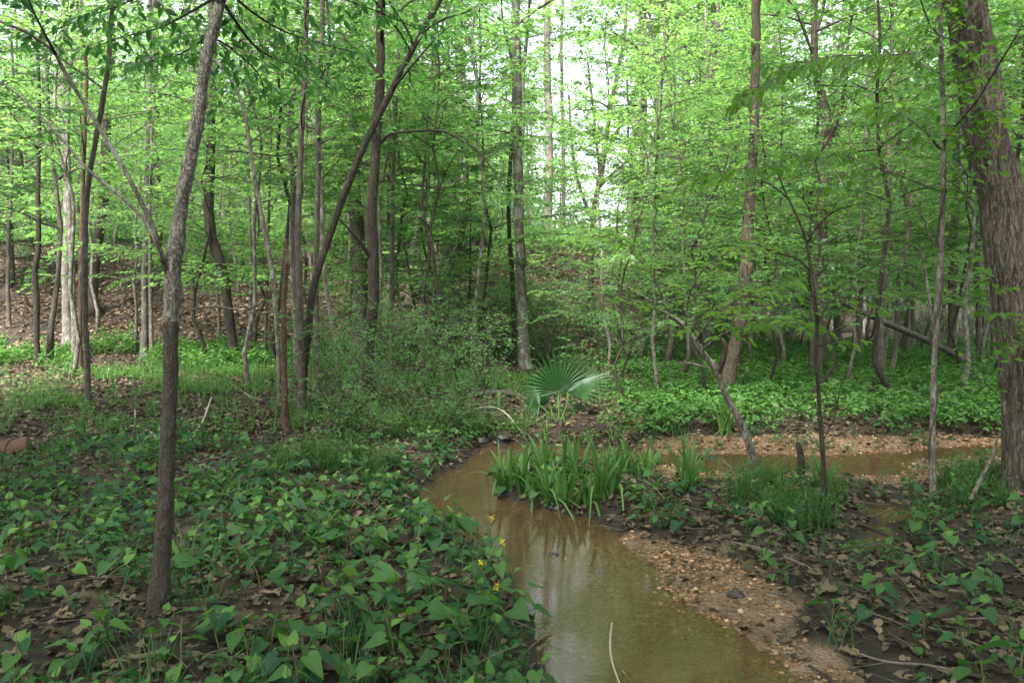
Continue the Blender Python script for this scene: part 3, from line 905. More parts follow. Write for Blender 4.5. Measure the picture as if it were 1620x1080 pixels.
traced_tree("leaning_sapling", "bare-stemmed sapling curving up and left from the gravel behind the iris", "sapling",
            [(1190, 748, 14), (1189, 722, 13), (1183, 695, 12), (1172, 668, 11), (1156, 640, 11), (1145, 615, 10), (1134, 585, 11), (1118, 565, 10), (1100, 540, 9), (1085, 518, 7), (1066, 502, 5), (1040, 490, 3.5)],
            GREY, seed=30, leaf='leaf_near', step=0.03, rough=0.2, flare=1.1,
            limbs=[dict(pts=[(1136, 590, 11), (1144, 568, 10), (1148, 548, 8), (1142, 535, 6)], bark=DARK, name='broken_limb'),
                   dict(pts=[(1084, 519, 5), (1055, 497, 4), (1020, 482, 3), (985, 470, 2)], d_end=6.6, leafy=dict(tbase=.9, leafL=0.085, tw=0.4, gap=0.074, lgap=0.05, s0=0.25)),
                   dict(pts=[(1134, 585, 3), (1095, 575, 2.5), (1068, 572, 1.5)]),
                   dict(pts=[(1100, 540, 4), (1120, 510, 3), (1155, 480, 2.4), (1200, 460, 2), (1240, 450, 1.3)], d_end=6.4, leafy=dict(tbase=.9, leafL=0.095, tw=0.5, gap=0.057, lgap=0.045, s0=0.15)),
                   dict(pts=[(1085, 518, 4), (1090, 470, 3), (1110, 430, 2.4), (1150, 400, 2), (1200, 385, 1.3)], d_end=6.6, leafy=dict(tbase=.9, leafL=0.09, tw=0.5, gap=0.068, lgap=0.045, s0=0.3)),
                   dict(pts=[(1110, 555, 3.5), (1140, 530, 3), (1190, 515, 2.4), (1240, 510, 2), (1280, 515, 1.4)], d_end=6.0, leafy=dict(tbase=.9, leafL=0.095, tw=0.45, gap=0.057, lgap=0.045, s0=0.25)),
                   dict(pts=[(1060, 500, 3), (1040, 450, 2.5), (1010, 400, 2), (960, 375, 1.3)], d_end=7.6, leafy=dict(tbase=.9, leafL=0.09, tw=0.5, gap=0.061, lgap=0.045, s0=0.3))])
traced_tree("thin_sapling", "thin dark sapling with an angular upper stem between the leaning and twined saplings", "sapling",
            [(1306, 800, 8), (1303, 740, 7.5), (1298, 670, 7), (1294, 610, 6.5), (1290, 560, 6), (1293, 520, 6), (1287, 460, 5.5), (1282, 420, 5), (1275, 380, 4), (1262, 345, 3.5), (1245, 310, 3), (1228, 270, 2)],
            DARK, seed=31, leaf='leaf_near', step=0.03,
            limbs=[dict(pts=[(1283, 430, 4), (1262, 410, 3), (1230, 400, 2.5), (1195, 385, 2)], leafy=dict(leafL=0.07, tw=0.45, gap=0.068, lgap=0.05, s0=0.3)),
                   dict(pts=[(1276, 385, 3), (1300, 350, 2.5), (1330, 330, 2), (1370, 322, 1.4)], d_end=5.6, leafy=dict(tbase=.9, leafL=0.085, tw=0.5, gap=0.068, lgap=0.045, s0=0.2)),
                   dict(pts=[(1245, 312, 2.5), (1215, 290, 2), (1180, 283, 1.6), (1130, 288, 1.3)], leafy=dict(leafL=0.07, tw=0.4, gap=0.074, lgap=0.05, s0=0.2)),
                   dict(pts=[(1292, 548, 3), (1320, 540, 2.5), (1345, 535, 1.6)], d_end=5.9, leafy=dict(tbase=.9, leafL=0.095, tw=0.4, gap=0.057, lgap=0.045, s0=0.2)),
                   dict(pts=[(1291, 520, 2.5), (1310, 480, 2), (1340, 470, 1.6), (1375, 478, 1.2)], d_end=5.9, leafy=dict(tbase=.9, leafL=0.085, tw=0.42, gap=0.068, lgap=0.045, s0=0.2)),
                   dict(pts=[(1300, 700, 2.5), (1320, 660, 2), (1330, 610, 1.5), (1345, 580, 1)])])
# the clump left of centre
clump = [
    ("brown-grey trunk, thickest of the clump left of centre", [(476, 678, 15), (477, 620, 12), (475, 550, 12), (474, 460, 11), (472, 360, 10), (474, 280, 9), (478, 180, 8), (482, 80, 8), (484, -20, 7)], BROWN, 9.4),
    ("snag with peeling red-brown bark, in front of the clump left of centre", [(453, 698, 12), (451, 640, 10), (449, 560, 9), (449, 480, 9), (452, 420, 8), (452, 378, 6)], RED, 8.8),
    ("grey stem rightmost in the clump left of centre", [(502, 640, 12), (502, 580, 11), (500, 500, 10), (500, 420, 9), (502, 320, 9), (504, 200, 8), (508, 100, 7), (510, -20, 7)], BROWN, 11.2),
    ("thin pale stem leaning left out of the clump left of centre", [(443, 600, 8), (438, 520, 7), (432, 440, 7), (420, 370, 7), (404, 290, 6), (393, 215, 6), (378, 150, 5), (345, 100, 5), (310, 78, 4)], GREY, 10.2),
    ("fat brown trunk half hidden behind the straight dark trunk", [(568, 560, 26), (570, 500, 24), (570, 440, 23), (566, 380, 22), (560, 300, 20), (562, 200, 19), (563, 100, 18), (565, -20, 16)], BROWN, 18),
    ("upright grey stem behind the clump that forks near the top of the picture", [(470, 560, 10), (466, 480, 9), (463, 380, 9), (463, 290, 9), (457, 215, 8), (464, 150, 6), (480, 60, 5), (482, -20, 5)], GREY, 13),
]
for i, (lb, pts, bk, D) in enumerate(clump):
    traced_tree("stemmed_tree" if i != 1 else "dead_snag", lb, "tree", pts, bk, D=D, ext=0 if i == 1 else 3, seed=40 + i,
                crown=None if i == 1 else dict(z0=3.4, z1=8, nb=11, blen=1.9, **US), leaf='leaf_mid',
                limbs=[dict(pts=[(449, 470, 4), (456, 430, 3), (463, 400, 2.5), (464, 360, 1.5)], D=8.8, name='bark_strip')] if i == 1 else ())
# left group
left = [
    ("thin dark tree near the left edge, wavy stem on the green strip", [(61, 592, 9), (58, 520, 9), (57, 460, 9), (55, 430, 9), (61, 390, 8), (60, 300, 7), (62, 200, 6), (60, 100, 5)], DARK, 16.5, 3),
    ("slim tree on the left leaning right, its foot in the leaf litter", [(139, 668, 11), (139, 610, 9), (138, 560, 9), (135, 500, 9), (134, 430, 9), (136, 350, 8), (141, 280, 8), (152, 220, 8), (162, 160, 8), (172, 90, 7), (178, 0, 6), (182, -50, 6)], BROWN, 10.2, 3),
    ("reddish thin tree just behind the slim leaning tree on the left", [(128, 600, 8), (127, 540, 7), (127, 480, 7), (129, 400, 7), (131, 300, 6), (134, 200, 6), (136, 100, 5)], RED, 15.5, 3),
    ("thin grey tree left of the reddish stem, on the green strip", [(117, 594, 9), (117, 530, 8), (116, 470, 8), (112, 380, 8), (108, 260, 7), (110, 120, 6)], GREY, 16.2, 3),
    ("pale broad trunk at the foot of the left bank", [(108, 548, 17), (107, 490, 15), (105, 420, 14), (107, 340, 13), (106, 260, 13), (100, 160, 12), (102, 60, 11), (104, -30, 10)], PALE, 22, 4),
    ("dark trunk leaning right with flared roots, on the left litter bank", [(150, 520, 26), (146, 480, 16), (149, 430, 15), (156, 380, 15), (163, 330, 15), (166, 270, 14), (170, 180, 13), (176, 60, 12)], DARK, 25, 4),
    ("pale grey trunk, left one of the pair at the foot of the leaf-littered bank", [(228, 560, 12), (229, 500, 10), (229, 440, 9), (231, 340, 8), (234, 230, 8), (236, 120, 7), (238, 0, 6)], PALE, 19, 3),
    ("thinner of the pale pair at the foot of the leaf-littered bank", [(240, 563, 7), (239, 500, 6), (238, 430, 6), (237, 330, 5), (240, 220, 5), (244, 120, 4)], GREY, 18.7, 3),
    ("thick dark trunk half way up the bank behind the pale pair", [(248, 446, 20), (248, 400, 17), (247, 330, 16), (246, 240, 15), (244, 120, 14), (244, 0, 13)], DARK, 30, 5),
    ("stout dark trunk at the top of the bank right of the foreground tree", [(297, 424, 14), (297, 380, 12), (300, 300, 11), (302, 200, 10), (304, 80, 10)], BROWN, 33, 5),
    ("grey thin trunk at far left rising from the bank", [(14, 505, 7), (13, 440, 6), (14, 380, 6), (18, 280, 5), (22, 150, 5)], BROWN, 24, 3),
    ("pale thin tree standing between the curved dark trunk and the clump", [(395, 560, 7), (396, 500, 6), (397, 420, 6), (394, 320, 6), (390, 200, 5), (392, 80, 5)], GREY, 21, 3),
    ("thin straight sapling right of the curved dark trunk", [(420, 575, 6), (421, 500, 5), (424, 400, 5), (426, 300, 4), (428, 180, 4)], BROWN, 18, 2),
    ("straight thin tree right of the straight dark trunk", [(618, 600, 9), (619, 540, 8), (620, 460, 7), (620, 380, 7), (622, 280, 6), (626, 180, 6), (630, 60, 5)], BROWN, 14, 3),
    ("mossy trunk bending right on the slope left of the centre", [(648, 470, 15), (650, 430, 12), (655, 390, 12), (664, 350, 12), (672, 320, 10), (668, 270, 8), (660, 200, 7)], MOSS, 26, 2),
]
for i, (lb, pts, bk, D, ext) in enumerate(left):
    traced_tree("woodland_tree", lb, "tree", pts, bk, D=D, ext=ext, seed=60 + i,
                crown=dict(z0=3.6 if D < 20 else 5.0, z1=8 if D < 20 else 11, nb=5, blen=2.0 if D < 20 else 2.6, **(US if D < 17 else HI)), leaf='leaf_mid', sides=10)
mid = [
    ("left stem of the dark twin trunks on the central slope", [(706, 462, 11), (708, 430, 9), (714, 408, 8), (724, 385, 8), (732, 350, 7), (738, 300, 6), (742, 240, 6)], DARK, 25, 3),
    ("right stem of the dark twin trunks on the central slope", [(716, 465, 9), (719, 435, 8), (722, 410, 8), (728, 380, 8), (738, 345, 7), (752, 300, 6), (756, 220, 5)], DARK, 25.4, 3),
    ("slim dark tree leaning left just left of the lichen trunk", [(815, 560, 8), (812, 500, 8), (810, 430, 8), (806, 380, 7), (805, 300, 7), (810, 220, 6), (812, 120, 5)], DARK, 19, 3),
    ("pale trunk on the hill crest against the bright gap, right of the lichen trunk", [(866, 420, 17), (866, 360, 14), (868, 300, 13), (869, 230, 13), (868, 175, 12), (866, 100, 11), (866, 0, 10)], GREY, 33, 4),
    ("thin pale trunk on the crest inside the bright gap", [(892, 420, 7), (892, 340, 6), (891, 260, 6), (890, 180, 6), (888, 60, 5)], PALE, 34, 4),
    ("twisted pale-barked tree on the central slope, kinked left", [(690, 455, 10), (692, 420, 8), (688, 395, 7), (680, 370, 6), (678, 340, 6), (684, 290, 5)], PALE, 26, 2),
    ("many-stemmed slender tree fanning open right of the bright gap", [(933, 440, 9), (936, 380, 9), (940, 330, 9), (952, 270, 9), (960, 210, 8), (968, 160, 8), (980, 100, 6), (990, 40, 5)], DARK, 24, 3),
    ("dark trunk behind the fanning tree, right of the bright gap", [(1012, 470, 13), (1012, 400, 11), (1014, 300, 10), (1018, 200, 9), (1020, 80, 8)], BROWN, 28, 4),
    ("brown trunk on the slope left of the mossy tree", [(1062, 500, 12), (1060, 430, 10), (1058, 340, 9), (1060, 220, 8), (1056, 100, 8)], BROWN, 27, 4),
    ("thick dim trunk just left of the mossy tree", [(1123, 540, 16), (1121, 470, 13), (1119, 380, 12), (1122, 280, 11), (1124, 180, 10), (1132, 60, 10)], BROWN, 23, 4),
]
for i, (lb, pts, bk, D, ext) in enumerate(mid):
    traced_tree("slope_tree", lb, "tree", pts, bk, D=D, ext=ext, seed=90 + i,
                crown=dict(z0=5.5, z1=12.5, nb=10, blen=2.4, **HI), leaf='leaf_bright', sides=10,
                limbs=[dict(pts=[(950, 280, 6), (944, 230, 5), (938, 170, 4), (930, 100, 3)], D=24, leafy=dict(leafL=.13, tw=1.5, gap=.12, lgap=.07)),
                       dict(pts=[(955, 250, 6), (985, 190, 5), (1010, 130, 4), (1030, 70, 3)], D=24, leafy=dict(leafL=.13, tw=1.5, gap=.12, lgap=.07)),
                       dict(pts=[(938, 350, 6), (915, 290, 5), (905, 230, 4), (900, 150, 3)], D=24, leafy=dict(leafL=.1, tw=1.0, gap=.14, lgap=.07)),
                       dict(pts=[(945, 300, 5), (975, 270, 4), (1020, 240, 3), (1080, 235, 2)], D=24, leafy=dict(leafL=.13, tw=1.5, gap=.12, lgap=.07))] if i == 6 else ())
right = [
    ("brown trunk behind the twined sapling on the right", [(1503, 585, 15), (1506, 520, 13), (1508, 450, 13), (1510, 380, 12), (1512, 300, 11), (1512, 180, 10), (1510, 60, 10)], BROWN, 18, 4),
    ("thin trunk between the twined sapling and the big right trunk", [(1549, 575, 10), (1549, 500, 9), (1546, 430, 9), (1548, 360, 8), (1550, 250, 8)], BROWN, 20, 3),
    ("grey trunk close to the left side of the big right trunk", [(1578, 588, 17), (1577, 540, 15), (1573, 480, 14), (1570, 400, 13), (1566, 300, 12), (1560, 180, 11)], GREY, 17.5, 4),
    ("slender trunk right of the slim straight tree on the flat", [(1443, 560, 8), (1444, 500, 7), (1442, 430, 7), (1440, 340, 6), (1442, 200, 6)], BROWN, 24, 3),
    ("dim trunk between the fork-topped tree and the brown trunk", [(1325, 560, 14), (1324, 500, 12), (1321, 420, 11), (1318, 320, 10), (1320, 180, 9)], BROWN, 25, 4),
    ("dim grey trunk between the mossy tree and the forked tree", [(1246, 548, 11), (1244, 490, 9), (1242, 400, 9), (1240, 300, 8), (1236, 160, 8)], GREY, 27, 4),
    ("crooked dark tree leaning right on the far flat ground", [(1430, 555, 9), (1432, 520, 7), (1440, 490, 6), (1450, 460, 6), (1468, 430, 5), (1490, 400, 4)], DARK, 22, 2),
]
for i, (lb, pts, bk, D, ext) in enumerate(right):
    traced_tree("flat_land_tree", lb, "tree", pts, bk, D=D, ext=ext, seed=120 + i,
                crown=dict(z0=5.0, z1=12, nb=10, blen=2.3, **HI), leaf='leaf_mid', sides=10)


# ------------------------------------------------------------------ prototypes for the wood behind
def proto_tree(name, height, r, z0, nb, blen, leaf, bark, seed, kw, el=(0.1, 0.7), low=None, bend=0.25, top=0.35):
    rg = np.random.default_rng(seed)
    n_ = 12
    s = np.linspace(0, 1, n_)
    path = np.stack([bend * np.cumsum(rg.normal(0, 0.35, n_)), bend * np.cumsum(rg.normal(0, 0.35, n_)), s * height - 0.15], 1)
    path[0, :2] = 0
    path = smooth_path(path, 0.4)
    rad = r * (1 - 0.85 * np.linspace(0, 1, len(path))) + 0.01
    rad[:4] *= np.array([1.7, 1.25, 1.1, 1.03])
    root = empty(name, (0, 0, 0))
    a_ = Acc(); tube(a_, path, rad, 8, rough=0.1, seed=seed)
    c_ = Acc()
    crown_on(a_, c_, path, rad, rg, z0, height * 0.98, nb, blen, el=el, low=low, top=top, **kw)
    a_.build("trunk", bark, root)
    c_.build("crown", [M[leaf], M['twig']], root)
    return root


FAR = dict(leafL=0.21, tw=1.5, gap=0.17, lgap=0.09, tpl=T_DIA, wr=0.6, tube_sides=4, lean=0.35, twig_r=0.006)
UND = dict(leafL=0.105, tw=0.95, gap=0.11, lgap=0.05, tpl=T_DIA, wr=0.58, tube_sides=4, lean=0.15, twig_r=0.003, tbase=0.5)
tall_hi = [proto_tree("tall_tree", 21, 0.13, 8.5, 30, 3.6, 'leaf_bright', GREY, 201, FAR), proto_tree("tall_tree", 24, 0.14, 10, 30, 4.0, 'leaf_mid', LICH, 202, FAR),
           proto_tree("tall_tree", 19, 0.12, 8, 26, 3.0, 'leaf_bright', PALE, 203, FAR)]
tall_lo = [proto_tree("leafy_tree", 18, 0.12, 2.2, 60, 3.8, 'leaf_bright', PALE, 211, FAR, low=0.2), proto_tree("leafy_tree", 15, 0.12, 1.6, 56, 3.4, 'leaf_mid', GREY, 212, FAR, low=0.2),
           proto_tree("leafy_tree", 20, 0.13, 3.0, 60, 4.2, 'leaf_bright', GREY, 213, FAR, low=0.2)]
under = [proto_tree("understory_tree", 6.5, 0.022, 1.4, 26, 2.3, 'leaf_bright', GREY, 221, UND, el=(0.0, 0.5)), proto_tree("understory_tree", 5.0, 0.018, 1.0, 22, 1.9, 'leaf_bright', DARK, 222, UND, el=(0.0, 0.5)),
         proto_tree("understory_tree", 8.0, 0.027, 2.0, 30, 2.6, 'leaf_bright', BROWN, 223, UND, el=(0.05, 0.5)), proto_tree("understory_tree", 3.6, 0.014, 0.7, 20, 1.4, 'leaf_mid', DARK, 224, {**UND, 'leafL': 0.07}, el=(0.1, 0.7))]
under_hi = [proto_tree("understory_tree", 9.0, 0.028, 3.3, 28, 2.5, 'leaf_bright', GREY, 225, UND, el=(0.1, 0.6), top=.4), proto_tree("understory_tree", 8.0, 0.025, 2.8, 26, 2.2, 'leaf_mid', DARK, 226, UND, el=(0.1, 0.6), top=.4),
            proto_tree("understory_tree", 10.0, 0.032, 4.0, 30, 2.7, 'leaf_bright', BROWN, 227, UND, el=(0.1, 0.6), top=.4)]
SHR = dict(leafL=0.062, tw=0.5, gap=0.115, lgap=0.042, tbase=.65, tpl=T_DIA, wr=0.5, tube_sides=4, lean=0.5, twig_r=0.002, s0=0.1)


def proto_shrub(name, h, nst, seed, leaf='leaf_mid', kw=SHR, spread=0.5):
    rg = np.random.default_rng(seed)
    root = empty(name, (0, 0, 0))
    w_ = Acc(); c_ = Acc()
    for k in range(nst):
        az = rg.random() * 6.28; el = rg.uniform(0.8, 1.45)
        L = h * rg.uniform(0.6, 1.1)
        p = auto_path(np.array([rg.normal(0, .06), rg.normal(0, .06), -0.03]), az, el, L, rg, n=9, curve=-0.12 * spread, wig=0.03)
        leafy_branch(w_, c_, p, 0.004 + 0.004 * h, rg, **kw)
        for q_ in range(3):
            i = rg.integers(3, 8)
            leafy_branch(w_, c_, auto_path(p[i], rg.random() * 6.28, rg.uniform(0.2, 0.9), L * 0.4, rg, n=5), 0.004, rg, **kw)
    w_.build("stem", M['twig'], root)
    c_.build("foliage", [M[leaf], M['twig']], root)
    return root


shrubs = [proto_shrub("shrub", 1.4, 6, 301), proto_shrub("shrub", 1.0, 7, 302), proto_shrub("shrub", 1.8, 5, 303), proto_shrub("shrub", 0.7, 8, 304)]
cedar_kw = dict(leafL=0.10, tw=0.7, gap=0.09, lgap=0.03, tpl=T_DIA, wr=0.28, tube_sides=4, lean=0.5, hang=0.0, twig_r=0.003)
cedar = [proto_tree("evergreen_tree", 8.5, 0.09, 0.8, 70, 2.0, 'cedar', DARK, 231, cedar_kw, el=(0.0, 0.35), bend=0.06, top=0.12)]

used = set()


def place(protos, i, x, y, sc, label, cat, group, sink=0.0, rz=None):
    o_ = protos[i]
    if o_.name in used:
        o_ = copy_tree(protos[i])
    used.add(o_.name)
    o_.location = (x, y, gh(x, y) - sink)
    o_.rotation_euler = (0, 0, random.random() * 6.28 if rz is None else rz)
    o_.scale = (sc, sc, sc * random.uniform(0.92, 1.08))
    tag(o_, label, cat, group)
    return o_


random.seed(7)


def sector(px):
    return 'left' if px < 560 else ('centre' if px < 1060 else 'right')


LAB = {('t', 'left'): "tall background tree with a high crown on the hillside at left",
       ('t', 'centre'): "tall background tree with a high crown on or beyond the central hill crest",
       ('t', 'right'): "tall background tree with a high crown beyond the leafy flat at right",
       ('l', 'left'): "leafy background tree, crown reaching low, on the hillside at left",
       ('l', 'centre'): "leafy background tree, crown reaching low, on the central hill",
       ('l', 'right'): "leafy background tree, crown reaching low, beyond the flat at right",
       ('u', 'left'): "slender understory tree with layered bright leaves on the left side",
       ('u', 'centre'): "slender understory tree with layered bright leaves on the central slope",
       ('u', 'right'): "slender understory tree with layered bright leaves on the right side"}
ZON = [(100, "by the left edge"), (240, "left of the foreground trunk"), (330, "directly behind the foreground trunk"), (440, "by the curved dark trunk"),
       (560, "behind the trunk clump left of centre"), (700, "right of the straight dark trunk"), (840, "just left of the lichen trunk"), (1010, "by the bright sky gap"),
       (1130, "between the sky gap and the mossy tree"), (1270, "right of the mossy tree"), (1390, "near the forked dark tree"), (1500, "left of the twined sapling"), (9999, "behind the big right trunk")]
KND = {'t': "high-crowned tall tree", 'l': "low-crowned leafy tree", 'u': "slender understory tree"}


def zlab(kind, px, D):
    far = "far off" if D > 55 else ("in the middle distance" if D > 28 else "fairly near")
    return KND[kind] + " " + far + ", " + next(t_ for e_, t_ in ZON if px < e_)


GRP = {'t': "tall trees far behind", 'l': "leafy trees far behind", 'u': "understory trees"}


def scatter_trees(kind, protos, n_, dr, pxr, accept, smin=0.85, smax=1.2, mind=1.6, seed=1):
    rg = random.Random(seed)
    pts = []; tries = 0
    while len(pts) < n_ and tries < 8000:
        tries += 1
        D = math.sqrt(rg.uniform(dr[0] ** 2, dr[1] ** 2))
        px = rg.uniform(*pxr)
        if not accept(px, D, rg):
            continue
        x = (px - 810) / F * D
        if any((x - a) ** 2 + (D - b_) ** 2 < mind ** 2 for a, b_ in pts):
            continue
        pts.append((x, D))
        s_ = sector(px)
        place(protos, rg.randrange(len(protos)), x, D, rg.uniform(smin, smax), zlab(kind, px, D), "tree", zlab(kind, px, D).replace("tree", "trees", 1))


for px, D, i, s_ in ((-40, 9, 1, .8), (395, 12.5, 0, .8), (455, 14, 1, 1.0), (530, 12, 0, .8), (655, 14.5, 2, .8), (700, 13, 1, .9), (745, 16, 0, 1.0),
                     (985, 13.5, 1, .8), (1040, 12, 0, .85), (1080, 15, 2, .85), (1215, 12.5, 1, .9), (1240, 16, 2, .9), (1345, 13, 0, .8), (1425, 11.5, 1, .9), (1520, 12, 0, .8), (1600, 10.5, 1, .9), (1660, 13, 0, .9), (960, 17, 0, .8), (600, 16, 0, 1), (110, 14, 0, .9), (780, 18, 1, 1.0), (480, 17, 0, 1.0), (560, 19, 2, .9), (630, 18, 1, 1.0), (1010, 18, 2, .9), (1120, 11.5, 3, 1.1), (1190, 18, 0, 1.1), (1290, 11, 3, 1.2), (1410, 15, 2, 1.0), (1560, 15, 1, 1.1), (1000, 10.5, 3, .8)):
    place(*((under_hi, i % 3) if not (980 < px < 1360) else (under, i)), (px - 810) / F * D, D, s_ * (1 if 980 < px < 1360 else 1.1), zlab('u', px, D).replace('fairly near', 'nearest the thicket or flat'), "tree", "nearer " + zlab('u', px, D).replace('tree', 'trees', 1))
gap = lambda px: 845 < px < 1010
scatter_trees('t', tall_hi, 30, (27, 80), (-60, 1680), lambda px, D, r: not (gap(px) and (px < 940 or D > 60 or r.random() < 0.5)), seed=2, mind=2.2)
scatter_trees('t', tall_hi, 14, (27, 46), (1000, 1180), lambda px, D, r: True, seed=12, mind=2.0, smin=1.0, smax=1.3)
scatter_trees('t', tall_hi, 12, (26, 46), (1150, 1660), lambda px, D, r: True, seed=22, mind=2.0, smin=1.0, smax=1.3)
scatter_trees('t', tall_hi, 7, (32, 46), (560, 830), lambda px, D, r: True, seed=23, mind=2.0, smin=1.0, smax=1.3)
scatter_trees('l', tall_lo, 48, (44, 88), (-80, 1700), lambda px, D, r: not (600 < px < 1030), seed=3, mind=2.8)
scatter_trees('u', under_hi, 4, (15.0, 30), (-60, 1680), lambda px, D, r: (px < 700 or r.random() < .5) and not gap(px), seed=6, mind=1.5)
scatter_trees('u', [under[2], under[0], under[1]], 20, (16.5, 28), (-40, 760), lambda px, D, r: True, seed=16, mind=1.3, smin=1.15, smax=1.45)
scatter_trees('u', [under[2], under[0], under[1]], 22, (15, 27), (930, 1640), lambda px, D, r: not gap(px), seed=18, mind=1.3, smin=1.0, smax=1.4)
scatter_trees('u', under, 70, (15.0, 42), (-60, 1680), lambda px, D, r: (px > 1060 or D > 29) and not gap(px), seed=4, mind=1.3)
rgb = random.Random(5)
shade_trees = [(-4.3, 4.0), (4.9, 4.4), (0.8, -1.2), (-1.0, -1.6), (-6.4, 6.6), (7.0, 7.6), (-5.5, 0.5), (-7.5, 5.0), (5.2, 1.0), (7.6, 4.2), (-2.5, -4.0), (2.8, -3.5), (0.3, -8), (-6, -6), (6.5, -5), (-11, 1), (11, 0), (-10, -10), (4, -12), (-4, -14), (12, -9)]  # unseen tall trees, added so their crowns darken the foreground
for k, (x, y) in enumerate([(-6.3, 2.6), (6.4, 2.4), (-7.4, 4.6), (8.2, 5.0), (-2, -2.8), (2, -3), (-4.5, -2.5), (4.5, -2.0), (0, -4.5), (-8, -3), (8, -4), (-3, -9), (3, -8.5), (-13, -5), (13, -4), (9, 2.0), (-9.5, 2.5)]):  # dense unseen trees added round the camera to cut light on the near banks
    place(tall_lo, k % 3, x, y, rgb.uniform(.6, .8), "leafy tree added for foreground shade beside or behind the viewpoint, outside the frame", "tree", "leafy trees outside the frame")
for k, (x, y) in enumerate(shade_trees):
    place(tall_hi, k % 3, x, y, rgb.uniform(.7, .85), "tall tree added for foreground shade beside or behind the viewpoint, outside the frame", "tree", "trees outside the frame")
for px, D, s_ in ((40, 33, 1.1), (560, 30, 0.9), (660, 29, 0.8), (745, 21, 0.5), (20, 27, .7)):
    x = (px - 810) / F * D
    place(cedar, 0, x, D, s_, "dark evergreen tree among the hillside trunks" if px > 100 else "dark evergreen tree at the far left of the bank", "tree", "evergreens on the hillside")

# shrubs of the middle distance: (px, py of foot, scale, proto)
sh_spots = [(620, 672, 1.0, 0), (665, 668, 0.9, 1), (700, 690, 0.9, 3), (735, 660, 1.0, 0), (640, 640, 1.0, 2), (700, 630, 1.0, 2), (560, 690, 0.9, 3), (520, 700, 0.7, 1), (600, 700, 0.7, 3),
            (760, 610, 1.0, 2), (555, 650, 0.9, 2), (520, 640, 0.8, 0), (480, 650, .7, 1), (590, 610, .9, 2), (660, 570, 1.0, 0), (740, 560, 1.0, 2), (900, 560, 1.1, 2), (960, 580, .9, 0), (1010, 590, .8, 1), (920, 600, .8, 3), (860, 575, .9, 1), (985, 560, 1.0, 2), (1060, 570, .8, 0), (690, 600, 0.9, 2), (740, 690, .7, 3)]
for k, (px, py, s_, i) in enumerate(sh_spots):
    q_ = on_ground(px, py)
    place(shrubs, i, q_[0], q_[1], s_, "small-leaved shrub in the thicket left of the fan palm" if px < 850 else "small-leaved shrub standing behind and right of the fan palm", "shrub", "thicket left of the palm" if px < 850 else "shrubs behind the palm")
for k in range(95):
    px = random.uniform(-20, 1640) if k < 50 else random.uniform(560, 1060); D = random.uniform(17, 34)
    if px > 1080 and D < 20:
        D += 8
    if px < 560 and D < 26:
        D = random.uniform(27, 34)
    x = (px - 810) / F * D
    s_ = sector(px)
    place(shrubs, random.randrange(4), x, D, random.uniform(0.9, 1.8), {'left': "small-leaved shrub on the left bank of the hill", 'centre': "small-leaved shrub on the central slope", 'right': "small-leaved shrub at the far side of the right-hand flat"}[s_], "shrub", "hillside shrubs, " + s_)

# far-off wood closing the view
acc = Acc(); rg = np.random.default_rng(77)
TX = []; TY = []
for k in range(420):
    D = rg.uniform(80, 125); px = rg.uniform(-250, 1870)
    if 830 < px < 1010 and rg.random() < 0.85:
        continue
    TX.append((px - 810) / F * D); TY.append(D)
TX = np.array(TX); TY = np.array(TY); TZ = ground_h(TX, TY)
prisms(acc, np.stack([TX, TY, TZ - 0.2], 1), np.stack([TX, TY, TZ + 16], 1), 0.18, 0.06, 1)
for x, y, z in zip(TX, TY, TZ):
    m_ = 900
    hgt = rg.uniform(13, 22)
    t = rg.random(m_)
    rr = 3.4 * np.sqrt(rg.random(m_)) * (0.4 + 0.6 * np.sin(np.pi * np.clip(t, 0.05, 1)))
    a_ = rg.random(m_) * 6.28
    P = np.stack([x + rr * np.cos(a_), y + rr * np.sin(a_), z + 1.5 + t * hgt], 1)
    leaves(acc, P, rg.normal(0, 1, (m_, 3)) * [1, 1, .4], UP + rg.normal(0, .5, (m_, 3)), rg.uniform(.35, .8, m_), rg.uniform(.25, .5, m_), T_DIA, np.clip(rg.normal(.5, .2, m_), 0, 1))
fw = acc.build("far_wood", [M['leaf_bright'], BROWN])
fw['kind'] = 'stuff'; tag(fw, "far-off green wood closing the view behind the trunks", "wood")


# ------------------------------------------------------------------ dead leaves and litter
def scat(n_, xr, yr, seed, dens=None, yexp=1.0):
    rg = np.random.default_rng(seed)
    Y = yr[0] + (yr[1] - yr[0]) * rg.random(n_) ** yexp
    hw = 0.72 * Y + 0.6
    X = (rg.random(n_) * 2 - 1) * hw
    k = (X > xr[0]) & (X < xr[1])
    X, Y = X[k], Y[k]
    if dens is not None:
        k = rg.random(len(X)) < dens(X, Y)
        X, Y = X[k], Y[k]
    return X, Y, ground_h(X, Y), rg


def pxx(X, Y):
    return 810 + F * X / np.maximum(Y, .1)


def litter(name, n_, xr, yr, seed, size, tpl, dens, lab, lift=0.012, tint=(0.34, 0.27), yexp=1.0, tilt=0.3):
    X, Y, Z, rg = scat(n_, xr, yr, seed, dens, yexp)
    a_ = rg.random(len(X)) * 6.28
    D = np.stack([np.cos(a_), np.sin(a_), rg.normal(0, tilt, len(X))], 1)
    A = Acc()
    L = size * rg.uniform(0.5, 1.3, len(X))
    leaves(A, np.stack([X, Y, Z + lift * rg.random(len(X)) + 0.004], 1), D, UP + rg.normal(0, tilt, (len(X), 3)), L, L * rg.uniform(.6, 1.0, len(X)), tpl, np.clip(rg.normal(*tint, len(X)), 0, 1))
    o_ = A.build(name, M['deadleaf'])
    o_['kind'] = 'stuff'; tag(o_, lab, "leaf litter")
    return o_


def land(X, Y, m_=0.02):
    return water_sd(X, Y) > m_


